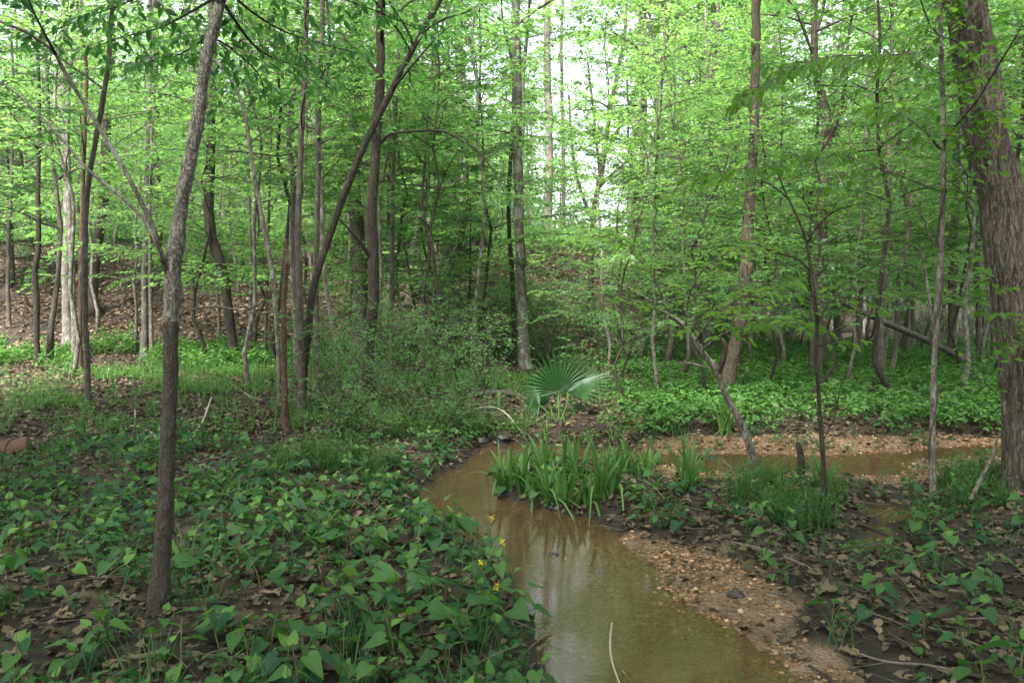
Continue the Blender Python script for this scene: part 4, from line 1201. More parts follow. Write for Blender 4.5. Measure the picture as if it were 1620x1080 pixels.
def d_near(X, Y):
    g_ = np.minimum(poly_sd(G_NEAR, X, Y), poly_sd(G_BACK, X, Y))
    pile = .5 * (pxx(X, Y) > 1150) + np.exp(-((pxx(X, Y) - 1230) / 130) ** 2 - ((Y - 5.6) / 0.7) ** 2)
    return land(X, Y) * np.where(g_ < 0, 0.22, 0.55 + 0.45 * sstep(.35, .6, vnoise(X * 2, Y * 2, 4)) + pile)


litter("leaf_litter", 15000, (-6, 8), (2.2, 9.5), 11, 0.05, T_CURL, d_near, "brown curled dead leaves strewn over the near banks", yexp=0.8)
litter("oak_leaf_litter", 4200, (-6, 8), (2.2, 9.5), 12, 0.085, T_OAK, d_near, "lobed brown oak leaves lying on the near banks", yexp=0.8)
litter("leaf_litter", 30000, (-16, 16), (8.5, 22), 13, 0.075, T_CURL, lambda X, Y: land(X, Y) * np.where(pxx(X, Y) > 1000, 0.25, 0.55 + 0.45 * sstep(.4, .6, vnoise(X, Y, 5))), "dead leaves over the middle ground beyond the stream", tint=(0.5, 0.25))
litter("leaf_litter", 52000, (-26, 12), (20.5, 36), 14, 0.13, T_CURL, lambda X, Y: np.where(pxx(X, Y) > 1150, 0.2, 0.3 + 0.7 * sstep(.3, .5, vnoise(X * .6, Y * .6, 5))), "pinkish dead leaves covering the steep bank under the hill", tint=(0.9, 0.3))

# gravel ---------------------------------------------------------------
t = np.array([[x, y, z] for x in (-1, 0, 1) for y in (-1, 0, 1) for z in (-1, 0, 1) if (x, y, z) != (0, 0, 0)], float)
cube = {tuple(p_): i for i, p_ in enumerate(t)}
fq = []
for ax in range(3):
    for sgn in (-1, 1):
        o1, o2 = [(1, 2), (2, 0), (0, 1)][ax]
        for a_ in (-1, 0):
            for b_ in (-1, 0):
                c4 = []
                for da, db in ((0, 0), (1, 0), (1, 1), (0, 1)):
                    p_ = [0, 0, 0]; p_[ax] = sgn; p_[o1] = a_ + da; p_[o2] = b_ + db
                    c4.append(cube[tuple(map(float, p_))])
                fq.append(c4 if sgn > 0 else c4[::-1])
PEB = nrm(t) * (1 - 0.12 * (np.abs(t).sum(1, keepdims=True) == 3))
fq = np.array(fq)


def pebbles(name, n_, dens, seed, yr, smin, smax, lab):
    X, Y, Z, rg = scat(n_, (-2, 12), yr, seed, dens, 1.0)
    m_ = len(X)
    s_ = smin + (smax - smin) * rg.random(m_) ** 5
    sc3 = s_[:, None] * rg.uniform(0.65, 1.15, (m_, 3)) * [1, 1, 0.7]
    a_ = rg.random(m_) * 6.28; ca_, sa_ = np.cos(a_), np.sin(a_)
    v = PEB[None] * sc3[:, None] * (1 + 0.12 * rg.normal(0, 1, (m_, 26, 1)))
    x = v[..., 0] * ca_[:, None] - v[..., 1] * sa_[:, None]; y = v[..., 0] * sa_[:, None] + v[..., 1] * ca_[:, None]
    V = np.stack([x + X[:, None], y + Y[:, None], v[..., 2] + (Z + s_ * 0.25)[:, None]], -1)
    A = Acc()
    c_ = np.zeros((m_, 26, 3)); c_[..., 2] = np.clip(rg.normal(.5, .28, m_), 0, 1.0)[:, None]
    A.add(V.reshape(-1, 3), ((np.arange(m_) * 26)[:, None, None] + fq[None]).reshape(-1, 4), c_.reshape(-1, 3))
    o_ = A.build(name, M['pebble'])
    o_['kind'] = 'stuff'; tag(o_, lab, "gravel")


pebbles("gravel", 90000, lambda X, Y: (.10 + .9 * sstep(.35, .6, vnoise(X * 5, Y * 5, 71))) * sstep(.08, -.12, poly_sd(G_NEAR, X, Y) + .28 * fbm(X * 3, Y * 3, 40)) * (water_sd(X, Y) > -0.25) + .012 * (water_sd(X, Y) < 0.1), 21, (2.4, 6.2), .0035, .018, "orange and tan creek gravel on the near bar")
pebbles("gravel", 60000, lambda X, Y: 0.8 * (poly_sd(G_BACK, X, Y) + .25 * fbm(X * 2, Y * 2, 41) < 0.05) * (water_sd(X, Y) > -0.12), 22, (6.0, 10.5), .006, .022, "orange creek gravel along the back channel")


# ------------------------------------------------------------------ plants
def heart_plant(A, S, rg, h, nl, L0):
    az = rg.random() * 6.28
    top = np.array([rg.normal(0, .05), rg.normal(0, .05), h])
    st = smooth_path([np.array([0, 0, -0.01]), top * [.3, .3, .5], top], h / 5)
    tube(S, st, np.linspace(.0035, .0018, len(st)), 5, tint=rg.random())
    for k in range(nl):
        f = 0.35 + 0.65 * (k + 0.5) / nl
        p = st[int(f * (len(st) - 1))]
        az += 2.2 + rg.normal(0, .35)
        young = k == nl - 1
        L = L0 * (0.55 if young else rg.uniform(.75, 1.15))
        el = 1.0 if young else rg.uniform(0.15, 0.7)
        d = np.array([math.cos(az) * math.cos(el), math.sin(az) * math.cos(el), math.sin(el)])
        pl = L * (0.3 if young else rg.uniform(.4, .8))
        e = p + d * pl
        prisms(S, [p], [e], .0016, .0012, 0, .5)
        droop = rg.uniform(-0.1, .55) if not young else -0.9
        LD = np.array([math.cos(az), math.sin(az), -droop])
        Nn = UP * (1 if not young else .25) + 0.25 * rg.normal(0, 1, 3) - (0.9 * np.array([math.cos(az), math.sin(az), 0]) if young else 0)
        leaves(A, [e], [LD], [Nn], [L], [L * rg.uniform(.78, .95)], T_HEART, [np.clip((.8 if young else rg.normal(.22, .16)), 0, 1)])


hp = []
for k in range(12):
    rg = np.random.default_rng(500 + k)
    root = empty("heart_leaf_plant", (0, 0, 0))
    A, S = Acc(), Acc()
    heart_plant(A, S, rg, rg.uniform(.09, .24), int(rg.integers(3, 6)), rg.uniform(.078, .108))
    S.build("stem", M['stem'], root); A.build("foliage", M['heart'], root)
    hp.append(root)

rg = np.random.default_rng(900)
spots = []


def hdens(x, y):
    s_ = float(water_sd(np.array([x]), np.array([y]))[0])
    px, py = to_px(x, y, 0.0)
    if s_ < 0.03:
        return 0
    if px < 1000 and x < 0.4 and y < 8.6:
        d_ = 1.0
        if px < 330 and py > 850:
            d_ = 0.42
        if py < 720:
            d_ = .5
        if py < 830 and px < 75 and y > 6.2:
            d_ = 0.0
        d_ *= 0.05 + 1.1 * float(sstep(.32, .62, vnoise(x * 1.9, y * 1.9, 8) + .15 * (x > -1.4)))
        if s_ < 0.5:
            d_ += .25
        return d_
    if px > 1000:
        if poly_sd(G_NEAR, np.array([x]), np.array([y]))[0] < 0.05 or poly_sd(G_BACK, np.array([x]), np.array([y]))[0] < 0.1:
            return 0.01
        return .17 * (0.3 + 1.2 * float(vnoise(x * 2, y * 2, 18))) if py > 760 else .1
    return 0


tries = 0
while len(spots) < 780 and tries < 60000:
    tries += 1
    y = 2.5 + 6.3 * rg.random()
    x = (rg.random() * 2 - 1) * (0.70 * y + .3)
    if rg.random() > hdens(x, y):
        continue
    if any((x - a) ** 2 + (y - b_) ** 2 < 0.075 ** 2 for a, b_ in spots):
        continue
    spots.append((x, y))
spots.sort(key=lambda p_: p_[1])
special = {0: None}
for k, (x, y) in enumerate(spots[:290]):
    i = int(rg.integers(0, 12))
    z = gh(x, y)
    px, py = to_px(x, y, z)
    if px < 260:
        lb, gp = "heart-leaved plant on the left bank, left of the foreground trunk", "heart-leaved plants left of the trunk"
    elif px < 1000:
        lb, gp = "heart-leaved plant between the foreground trunk and the stream", "heart-leaved plants beside the stream"
    else:
        lb, gp = "heart-leaved plant among the dead leaves right of the gravel bar", "heart-leaved plants on the right bank"
    bd = "by the bottom edge" if py > 960 else ("midway back" if py > 840 else "far back")
    lb, gp = lb + ", " + bd, gp + ", " + bd
    o_ = hp[i] if ('hp', i) not in used else copy_tree(hp[i])
    used.add(('hp', i))
    s_ = rg.uniform(.55, 1.12) * (1.1 if 480 < px < 860 and py > 850 else 1.0)
    o_.location = (x, y, z); o_.rotation_euler = (rg.normal(0, .08), rg.normal(0, .08), rg.random() * 6.28); o_.scale = (s_, s_, s_ * rg.uniform(.85, 1.2))
    tag(o_, lb, "plant", gp)


def tile(meshobjs, spots_, rg, smin, smax, name, mats, lab, cat, zs=(.85, 1.2)):
    """merge many copies of small plants into one stuff object; meshobjs = list of (verts, faces, lc, matidx)"""
    A = Acc()
    for i, (v, f, c, m_) in enumerate(meshobjs):
        sel = spots_[i::len(meshobjs)]
        if len(sel) == 0:
            continue
        k_ = len(sel)
        a_ = rg.random(k_) * 6.28; s_ = rg.uniform(smin, smax, k_); z_ = s_ * rg.uniform(*zs, k_)
        ca_, sa_ = (np.cos(a_) * s_)[:, None], (np.sin(a_) * s_)[:, None]
        x = v[None, :, 0] * ca_ - v[None, :, 1] * sa_ + sel[:, 0:1]
        y = v[None, :, 0] * sa_ + v[None, :, 1] * ca_ + sel[:, 1:2]
        z = v[None, :, 2] * z_[:, None] + sel[:, 2:3]
        cc = np.repeat(c[None], k_, 0).copy(); cc[..., 2] = np.clip(cc[..., 2] + rg.normal(0, .12, (k_, 1)), 0, 1)
        ff = (np.arange(k_) * len(v))[:, None, None] + f[None]
        A.v.append(np.stack([x, y, z], -1).reshape(-1, 3).astype(np.float32)); A.f.append(ff.reshape(-1, 4) + A.n)
        A.c.append(cc.reshape(-1, 3).astype(np.float32)); A.m.append(np.tile(m_, k_)); A.n += k_ * len(v)
    o_ = A.build(name, mats)
    o_['kind'] = 'stuff'; tag(o_, lab, cat)
    return o_


def acc_arr(A):
    return np.concatenate(A.v), np.concatenate(A.f), np.concatenate(A.c), np.concatenate(A.m)


def merged(A, S):
    A2 = Acc()
    v, f, c, m_ = acc_arr(A); A2.v.append(v); A2.f.append(f); A2.c.append(c); A2.m.append(m_); A2.n = len(v)
    v, f, c, m_ = acc_arr(S); A2.v.append(v); A2.f.append(f + A2.n); A2.c.append(c); A2.m.append(m_ + 1); A2.n += len(v)
    return acc_arr(A2)


vr = []
for k in range(10):
    r_ = np.random.default_rng(700 + k); A, S = Acc(), Acc()
    heart_plant(A, S, r_, r_.uniform(.09, .22), int(r_.integers(3, 6)), r_.uniform(.07, .095)); vr.append(merged(A, S))
rest = np.array([(x, y, gh(x, y)) for x, y in spots[290:]])
tile(vr, rest, rg, .75, 1.15, "heart_leaf_carpet", [M['heart'], M['stem']], "heart-leaved plants massed farther up the left bank", "ground plants")


# herbs: small rosettes of leaves on short stems
def herb(r_, h, nl, L, tpl=T_LEAF, wr=.6):
    A, S = Acc(), Acc()
    P = []; D = []; Nn = []; Ls = []
    for k in range(nl):
        az = r_.random() * 6.28; z = h * r_.uniform(.35, 1)
        rad = L * r_.uniform(.1, .9)
        P.append([rad * math.cos(az) * .6, rad * math.sin(az) * .6, z]); D.append([math.cos(az), math.sin(az), r_.normal(-.1, .3)])
        Nn.append(UP + r_.normal(0, .3, 3)); Ls.append(L * r_.uniform(.6, 1.2))
    leaves(A, P, D, Nn, Ls, np.array(Ls) * wr, tpl, np.clip(r_.normal(.45, .2, nl), 0, 1))
    prisms(S, [[0, 0, -.01]] * 2, [[.01, 0, h * .8], [-.015, .01, h * .6]], .002, .001)
    return merged(A, S)


def blades(r_, nb, h, w_, lean=.35, mat=0):
    A, S = Acc(), Acc()
    blade_set(A, r_, nb, h, w_, lean)
    prisms(S, [[0, 0, -.01]], [[0, 0, .01]], .001, .001)
    return merged(A, S)


def blade_set(A, r_, nb, h, w_, lean, segs=5, base_r=.02, tintb=.45, bendy=.5):
    for k in range(nb):
        az = r_.random() * 6.28; L = h * r_.uniform(.6, 1.1); ln = lean * r_.uniform(.2, 1.2)
        b0 = np.array([r_.normal(0, base_r), r_.normal(0, base_r), -0.01])
        s_ = np.linspace(0, 1, segs + 1)[:, None]
        out_ = np.array([math.cos(az), math.sin(az), 0])
        hz_ = ln * s_ + bendy * ln * s_ ** 3
        P = b0 + out_ * L * hz_ + UP * L * (s_ - .5 * (hz_ ** 2))
        sd_ = nrm(np.cross(out_, UP) + r_.normal(0, .35, 3) * [1, 1, 0])
        ww = w_ * r_.uniform(.7, 1.1) * (1 - s_ ** 2.2) * (0.75 + .5 * s_) + .0006
        fold = np.array([0, 0, 0])
        Lf = P + sd_ * ww / 2; Rt = P - sd_ * ww / 2; Md = P - out_ * ww * .18
        v = np.stack([Lf, Md, Rt], 1).reshape(-1, 3)
        i = np.arange(segs)[:, None] * 3
        f = np.concatenate([i + np.array([[0, 1, 4, 3]]), i + np.array([[1, 2, 5, 4]])])
        c = np.zeros((len(v), 3)); c[:, 0] = np.repeat(s_[:, 0], 3); c[:, 1] = np.tile([.4, 0, .4], segs + 1); c[:, 2] = np.clip(r_.normal(tintb, .18), 0, 1)
        A.add(v, f, c)


herbs = [herb(np.random.default_rng(800 + k), .22, 12, .075) for k in range(6)]
herbs_s = [herb(np.random.default_rng(830 + k), .10, 9, .04) for k in range(5)]
grassv = [blades(np.random.default_rng(850 + k), 9, .22, .006, .5) for k in range(5)]


def spots_of(n_, yr, seed, dens, xr=(-30, 30), yexp=1.0):
    X, Y, Z, _ = scat(n_, xr, yr, seed, dens, yexp)
    return np.stack([X, Y, Z], 1)


rg = np.random.default_rng(33)
sp_ = spots_of(20000, (8.6, 30), 34, lambda X, Y: land(X, Y, .12) * (poly_sd(G_BACK, X, Y) > .1) * sstep(960, 1010, pxx(X, Y) + 60 * fbm(X, Y, 3)) * (1.0 - .45 * sstep(.55, .75, vnoise(X * .8, Y * .8, 2))))
tile(herbs, sp_, rg, .8, 1.3, "leafy_ground_cover", [M['herb'], M['stem']], "bright leafy ground cover carpeting the flat beyond the back channel", "ground cover")
sp_ = spots_of(26000, (13.5, 24), 35, lambda X, Y: (pxx(X, Y) < 1000) * (1 - .85 * sstep(740, 800, pxx(X, Y))) * sstep(14.5, 16.5, Y + fbm(X, Y, 6)) * sstep(23.5, 21, Y) * sstep(.38, .62, vnoise(X * .9, Y * .9, 12)))
tile(herbs_s + herbs[:3] + grassv[:1], sp_, rg, 1.0, 1.9, "green_herb_strip", [M['herb'], M['stem']], "low green herbs and grass along the foot of the bank", "ground cover")
sp_ = spots_of(14000, (8.6, 15), 36, lambda X, Y: land(X, Y, .1) * (pxx(X, Y) < 1000) * (sstep(.5, .75, vnoise(X * 1.2, Y * 1.2, 14)) * .6 + .08))
tile(herbs_s + grassv, sp_, rg, .8, 1.6, "sparse_herbs", [M['herb'], M['stem']], "sparse small herbs and grass in the litter left of the thicket", "ground cover")
sp_ = spots_of(30000, (26, 48), 37, lambda X, Y: (sstep(31, 34, Y) * .7 + .18 * sstep(.5, .7, vnoise(X * .5, Y * .5, 14))) * (pxx(X, Y) < 1150))
tile([herb(np.random.default_rng(860 + k), .5, 16, .11) for k in range(4)], sp_, rg, 1.0, 1.8, "hilltop_undergrowth", [M['leaf_mid'], M['stem']], "green undergrowth along the top of the hill", "undergrowth")
sp_ = spots_of(9000, (2.4, 9), 38, lambda X, Y: land(X, Y, .04) * (poly_sd(G_NEAR, X, Y) > .03) * (.10 + .6 * sstep(.5, .7, vnoise(X * 1.8, Y * 1.8, 15))) * np.where(X > .6, np.where(Y < 5.2, .28, .7), .7) * (pxx(X, Y) < 1700) * (Y > 2.4))
tile(herbs_s + grassv[:2], sp_, rg, .5, 1.2, "small_herbs", [M['leaf_dark'], M['stem']], "small mixed seedlings and grass on the near banks", "ground cover")

# grass tufts that stand out on the right bank
gt = []
for k in range(5):
    r_ = np.random.default_rng(950 + k); A = Acc()
    blade_set(A, r_, 60, .34, .008, .55, base_r=.05, tintb=.35)
    leaves(A, np.stack([r_.normal(0, .07, 70), r_.normal(0, .07, 70), r_.uniform(.03, .28, 70)], 1), r_.normal(0, 1, (70, 3)) * [1, 1, .3], UP + r_.normal(0, .3, (70, 3)), .045, .016, T_LEAF, .4)
    gt.append(A.build("grass_tuft", M['grass']))
tuft = [(1175, 800), (1215, 810), (1250, 800), (1285, 815), (1240, 830), (1270, 840), (1300, 835), (1220, 780), (1320, 790), (1545, 780), (1580, 800), (1520, 800), (1560, 765), (1600, 770), (1500, 770),
        (560, 735), (520, 745), (585, 755), (500, 730), (455, 740), (610, 740)]
tl_lab = lambda px: "fine-leaved dark grass tuft on the right bank by the side pool" if 1100 < px < 1450 else ("fine-leaved grass tuft at the foot of the big right trunk" if px >= 1450 else "grass tuft on the left bank above the heart-leaved plants")
for k, (px, py) in enumerate(tuft):
    q_ = on_ground(px, py); i = k % 5
    o_ = gt[i] if ('gt', i) not in used else gt[i].copy()
    if ('gt', i) in used:
        SC.collection.objects.link(o_)
    used.add(('gt', i))
    o_.location = q_; o_.rotation_euler = (0, 0, random.random() * 6.28); s_ = random.uniform(.7, 1.1); o_.scale = (s_, s_, s_)
    tag(o_, tl_lab(px), "grass tuft", "grass tufts, " + ("right bank" if 1100 < px < 1450 else "big trunk" if px >= 1450 else "left bank"))

# iris clumps -----------------------------------------------------------
iris = [(800, 778, .42, 9, "iris clump at the left tip of the islet, blades splaying over the water"),
        (832, 782, .46, 12, "second iris clump from the left on the islet"),
        (862, 796, .40, 10, "short iris clump at the front of the islet with glossy bent blades"),
        (893, 800, .42, 11, "iris clump at the islet's front edge beneath the fan palm"),
        (905, 752, .44, 10, "iris clump at the back of the islet, behind the front row"),
        (930, 796, .34, 9, "low iris clump in the middle of the islet's front edge"),
        (952, 790, .52, 15, "tallest dense iris clump on the right half of the islet"),
        (975, 775, .42, 9, "iris clump just right of the tallest one"),
        (990, 752, .38, 8, "small iris clump at the rear right of the islet"),
        (1018, 752, .36, 8, "iris clump at the right tip of the islet"),
        (862, 748, .40, 9, "iris clump at the rear left of the islet"),
        (1090, 776, .48, 16, "separate upright iris clump on the bank right of the islet"),
        (1304, 775, .35, 8, "small iris clump beside the thin dark sapling"),
        (1148, 688, .50, 8, "narrow iris clump at the foot of the mossy tree")]
for k, (px, py, h, nb, lb) in enumerate(iris):
    q_ = on_ground(px, py); r_ = np.random.default_rng(980 + k); A = Acc()
    q_[2] = max(q_[2], WL - .02)
    blade_set(A, r_, nb + 4, h * 1.0, .042, .34, segs=8, base_r=.035, tintb=.42, bendy=.8)
    blade_set(A, r_, 5, h * .9, .026, 1.0, segs=8, base_r=.04, tintb=.75, bendy=1.2)
    o_ = A.build("iris_clump", M['iris'])
    o_.location = q_
    tag(o_, lb, "iris clump", "iris clumps")

# fan palm ---------------------------------------------------------------
pb = on_ground(884, 668)
palm = empty("fan_palm", pb)
tag(palm, "dark green fan palm on the far bank behind the iris islet", "palm")


def frond(hub, r_vec, side, normal, R, spread, nseg, seed, tint, droop=.15):
    """fan of folded segments; hub world, r_vec mid direction"""
    r_ = np.random.default_rng(seed); A = Acc()
    r_vec = nrm(r_vec); normal = nrm(normal); side = nrm(np.cross(normal, r_vec))
    for k in range(nseg):
        t_ = (k / (nseg - 1) - .5) * spread
        d = r_vec * math.cos(t_) + side * math.sin(t_)
        tang = -r_vec * math.sin(t_) + side * math.cos(t_)
        L = R * (1 - .25 * abs(t_ / (spread / 2)) ** 2) * r_.uniform(.92, 1.05)
        s_ = np.array([0, .2, .45, .7, .88, 1.0])[:, None]
        wd = np.array([.010, .032, .036, .022, .010, .001])[:, None] * R / .6
        P = hub + d * L * s_ - UP * droop * L * s_ ** 3 + normal * .05 * L * math.cos(t_ * 2) * s_
        v = np.stack([P + tang * wd / 2, P - normal * wd * .35, P - tang * wd / 2], 1).reshape(-1, 3)
        i = np.arange(5)[:, None] * 3
        f = np.concatenate([i + np.array([[0, 1, 4, 3]]), i + np.array([[1, 2, 5, 4]])])
        c = np.zeros((len(v), 3)); c[:, 2] = np.clip(tint + r_.normal(0, .08), 0, 1)
        A.add(v, f, c)
    return A


fr_spec = [((884, 618), (-.05, .1, 1), (0, -1, .25), .68, 3.4, 24, .35, 10.35), ((898, 620), (.95, -.2, .40), (-.2, -.5, .9), .68, 1.7, 15, .85, 10.3),
           ((853, 640), (-.5, -.3, .35), (.1, -.8, .7), .38, 3.0, 17, .9, 10.2), ((905, 648), (.8, .1, -.1), (.3, -.5, .8), .40, 2.2, 13, .3, 10.5), ((868, 635), (-.9, .3, .5), (0, -.9, .6), .42, 2.2, 13, .25, 10.6)]
for k, (hpx, rv, nv, R, spd, ns, tn, D) in enumerate(fr_spec):
    hub = at(*hpx, D)
    A = frond(hub, np.array(rv), None, np.array(nv), R, spd, ns, 1100 + k, tn)
    fo = A.build("frond", M['palm'], palm, smooth=False, origin=pb)
    S = Acc(); tube(S, smooth_path([np.array(pb) + [0, 0, -.02], (np.array(pb) + hub) / 2 + np.array([rv[0] * .04, 0, .02]), hub], .06), .009, 6)
    S.build("petiole", M['iris'], fo, origin=pb)

# yellow-flowered weed -----------------------------------------------------
for k, (px, py, hp_) in enumerate([(745, 940, [(778, 820), (795, 858)]), (720, 965, [(760, 890), (785, 930), (788, 925)])]):
    b0 = on_ground(px + 5, py); stems_ = []; Fl, Lf = Acc(), Acc(); r_ = np.random.default_rng(1200 + k)
    for (tx, ty) in hp_:
        D = b0[1] - .05
        e = at(tx, ty, D)
        pth = smooth_path([np.array(b0), (np.array(b0) * .45 + e * .55) + [-.03, 0, 0], e], .03)
        S = Acc(); tube(S, pth, np.linspace(.0025, .001, len(pth)), 5, tint=.9); stems_.append(S)
        m_ = 26
        leaves(Fl, e + r_.normal(0, .008, (m_, 3)), r_.normal(0, 1, (m_, 3)), r_.normal(0, 1, (m_, 3)), .007, .005, T_LEAF, .5)
        i = r_.integers(2, len(pth) - 2, 10)
        leaves(Lf, pth[i], r_.normal(0, 1, (10, 3)) * [1, 1, .4], UP + r_.normal(0, .3, (10, 3)), .035, .014, T_LEAF, .6)
    root = empty("yellow_flower_plant", b0)
    tag(root, ["tall thin weed tipped with small yellow flowers beside the water", "lower weed with the largest yellow flower cluster beside the water"][k], "flower", "yellow-flowered weeds")
    for S in stems_:
        S.build("stem", M['stem'], root, origin=b0)
    Fl.build("flower", M['flower'], root, origin=b0); Lf.build("foliage", M['grass'], root, origin=b0)


# sticks, logs -------------------------------------------------------------
def stick(name, label, pts, mat, cat="stick", heights=None, D=None, sides=8, rough=.2, extra=()):
    out = []; rr = []
    for i, (px, py, w_) in enumerate(pts):
        g_ = on_ground(px, py) if D is None else at(px, py, D if not isinstance(D, (list, tuple)) else D[i])
        r0 = w_ * g_[1] / F / 2
        if D is None:
            g_ = g_ + np.array([0, 0, r0 * .7 + (heights[i] if heights else 0)])
            g_[2] = max(g_[2], WL + r0 * .2)
        out.append(g_); rr.append(r0)
    S_ = smooth_path(np.concatenate([np.array(out), np.array(rr)[:, None]], 1), max(.03, max(rr) * 2))
    A = Acc(); tube(A, S_[:, :3], S_[:, 3], sides, rough=rough, seed=len(label))
    for e in extra:
        ep, er = pxpath(e, out[0][1]); tube(A, smooth_path(ep, .05), np.linspace(er[0], er[-1], len(smooth_path(ep, .05))), 6)
    c0 = np.array(out[0])
    o_ = A.build(name, mat, origin=c0)
    tag(o_, label, cat)
    return o_


stick("fallen_log", "broken trunk slanting down to the right across the right-hand trees", [(1296, 452, 7), (1310, 466, 7), (1350, 487, 8), (1400, 510, 9), (1450, 531, 10), (1480, 545, 10), (1520, 566, 10), (1545, 580, 10)], BROWN, "log",
      D=[14.3, 14.3, 14.6, 14.8, 15.2, 15.6, 16.5, 18.5], sides=12)
stick("fallen_stick", "pale forked stick lying at the foot of the litter slope left of the foreground trunk", [(160, 680, 2), (215, 676, 4), (250, 694, 5), (262, 700, 4)], M['pale_stick'], extra=[[(214, 674, 3), (214, 648, 2)]])
stick("fallen_stick", "pale stick lying behind the foreground trunk on its right", [(302, 725, 5), (330, 742, 5), (360, 762, 6), (385, 780, 6)], M['stick'])
stick("fallen_stick", "thin white stick rising at an angle right of the foreground trunk", [(300, 698, 3), (320, 680, 3), (335, 655, 2)], M['pale_stick'], heights=[0, .08, .2])
stick("fallen_stick", "brown stick lying at the base of the foreground trunk", [(180, 1050, 7), (215, 1046, 9), (240, 1040, 9), (262, 1032, 7)], M['stick'])
stick("fallen_stick", "dark rotten branch crossing behind the foreground trunk's base", [(225, 1012, 10), (262, 1008, 12), (300, 1006, 9)], BROWN)
stick("fallen_stick", "bent dead twig standing out of the water at bottom centre", [(968, 985, 2.6), (965, 1015, 3), (968, 1045, 3), (980, 1080, 3), (990, 1110, 3)], M['pale_stick'], D=[3.3, 3.2, 3.1, 3.0, 2.9], extra=[[(985, 1060, 2), (1000, 1080, 2)]])
stick("fallen_stick", "long mottled branch lying along the litter above the gravel bar", [(1130, 855, 4), (1185, 868, 6), (1225, 878, 6), (1262, 892, 5), (1300, 912, 4)], M['stick'])
stick("fallen_stick", "dark wet branch lying across the side pool", [(1355, 828, 6), (1385, 842, 6), (1415, 855, 6), (1460, 866, 4)], DARK)
stick("fallen_stick", "pale stick lying at the foot of the big right trunk", [(1490, 795, 3), (1540, 790, 4), (1600, 782, 4)], M['pale_stick'])
stick("fallen_stick", "long dark stick at lower right pointing down towards the corner", [(1395, 960, 4), (1440, 985, 6), (1500, 1005, 6), (1560, 1030, 5)], M['stick'])
stick("fallen_stick", "grey stick at the right edge among the heart-leaved plants", [(1500, 935, 4), (1550, 945, 6), (1620, 958, 6), (1660, 962, 6)], M['stick'])
stick("fallen_stick", "lowest grey stick at the right edge", [(1480, 985, 4), (1560, 982, 5), (1640, 985, 5)], M['stick'])
stick("fallen_stick", "dark stick half sunk at the bottom edge of the gravel bar", [(1280, 1055, 4), (1305, 1072, 5), (1330, 1100, 5)], DARK)
stick("fallen_stick", "brown branch crossing the litter right of the gravel at the bottom", [(1340, 1030, 4), (1400, 1050, 5), (1470, 1058, 5), (1560, 1075, 5)], M['stick'])
stick("fallen_stick", "pale twig arching over the mud beyond the water's left arm", [(690, 692, 2), (740, 672, 2.5), (790, 668, 2.5), (830, 690, 2)], M['pale_stick'], heights=[0, .15, .15, 0])
stick("dead_snag", "short leaning grey stub behind the islet, right of the separate iris clump", [(1165, 765, 5), (1155, 740, 5), (1142, 728, 4)], M['stick'], "snag", D=[7.0, 7.0, 7.0])
stick("tree_stump", "small dark broken stump on the right bank behind the grass tufts", [(1268, 772, 15), (1267, 745, 13), (1266, 712, 11), (1262, 700, 7)], DARK, "stump", D=[6.5, 6.5, 6.5, 6.5])
stick("arching_stem", "dark stem arching up against the big right trunk from the lower right", [(1535, 790, 7), (1556, 750, 6), (1572, 715, 5), (1578, 690, 3)], GREY, "stem", D=[5.6, 5.6, 5.6, 5.6])

stick("fallen_log", "dark rotting log lying on the slope left of the lichen trunk", [(620, 478, 10), (650, 470, 13), (690, 466, 13), (730, 470, 9)], DARK, "log")
stick("fallen_branch", "dark branch lying along the foot of the bank behind the foreground trunk", [(185, 548, 3), (230, 543, 4), (275, 541, 4), (330, 547, 3)], DARK, "branch")
stick("fallen_branch", "pale branch lying on the litter bank at far left", [(0, 548, 3), (20, 552, 4), (48, 560, 3)], M['pale_stick'], "branch")
stick("fallen_branch", "crooked grey branch on the litter between the foreground trunk and the thicket", [(365, 606, 3), (385, 622, 4), (410, 634, 4), (440, 630, 3)], M['stick'], "branch")
stick("fallen_log", "brown log half hidden by brush just left of the fan palm", [(740, 630, 8), (775, 626, 11), (810, 628, 11), (836, 636, 8)], BROWN, "log")
stick("fallen_branch", "long thin branch lying through the herbs on the far right flat", [(1210, 560, 3), (1260, 566, 4), (1320, 562, 4), (1370, 570, 3)], M['stick'], "branch")
stick("fallen_stick", "short mossy stick beside the side pool", [(1300, 880, 4), (1330, 892, 6), (1352, 898, 5)], BROWN)
stick("fallen_stick", "forked brown stick on the leaf pile above the gravel bar", [(1130, 800, 3), (1160, 812, 5), (1205, 822, 5), (1250, 850, 3)], M['stick'])
# twigs strewn about, too many to count
rg = np.random.default_rng(1500)
X, Y, Z, _ = scat(2600, (-6, 8), (2.4, 12), 1501, lambda X, Y: land(X, Y) * (poly_sd(G_NEAR, X, Y) > .05) * np.where(X > 1.2, 1.0, .45))
a_ = rg.random(len(X)) * 6.28; L_ = rg.uniform(.05, .35, len(X))
P0 = np.stack([X, Y, Z + .012], 1); P1 = P0 + np.stack([np.cos(a_) * L_, np.sin(a_) * L_, rg.normal(.01, .03, len(X))], 1)
Pm = (P0 + P1) / 2 + rg.normal(0, .012, P0.shape)
acc = Acc(); rr = rg.uniform(.0012, .0042, len(X))
prisms(acc, P0, Pm, rr, rr * .8, 0, .5); prisms(acc, Pm, P1, rr * .8, rr * .4, 0, .5)
tw_ = acc.build("twig_litter", M['stick']); tw_['kind'] = 'stuff'; tag(tw_, "thin dead twigs strewn over the banks", "twigs")

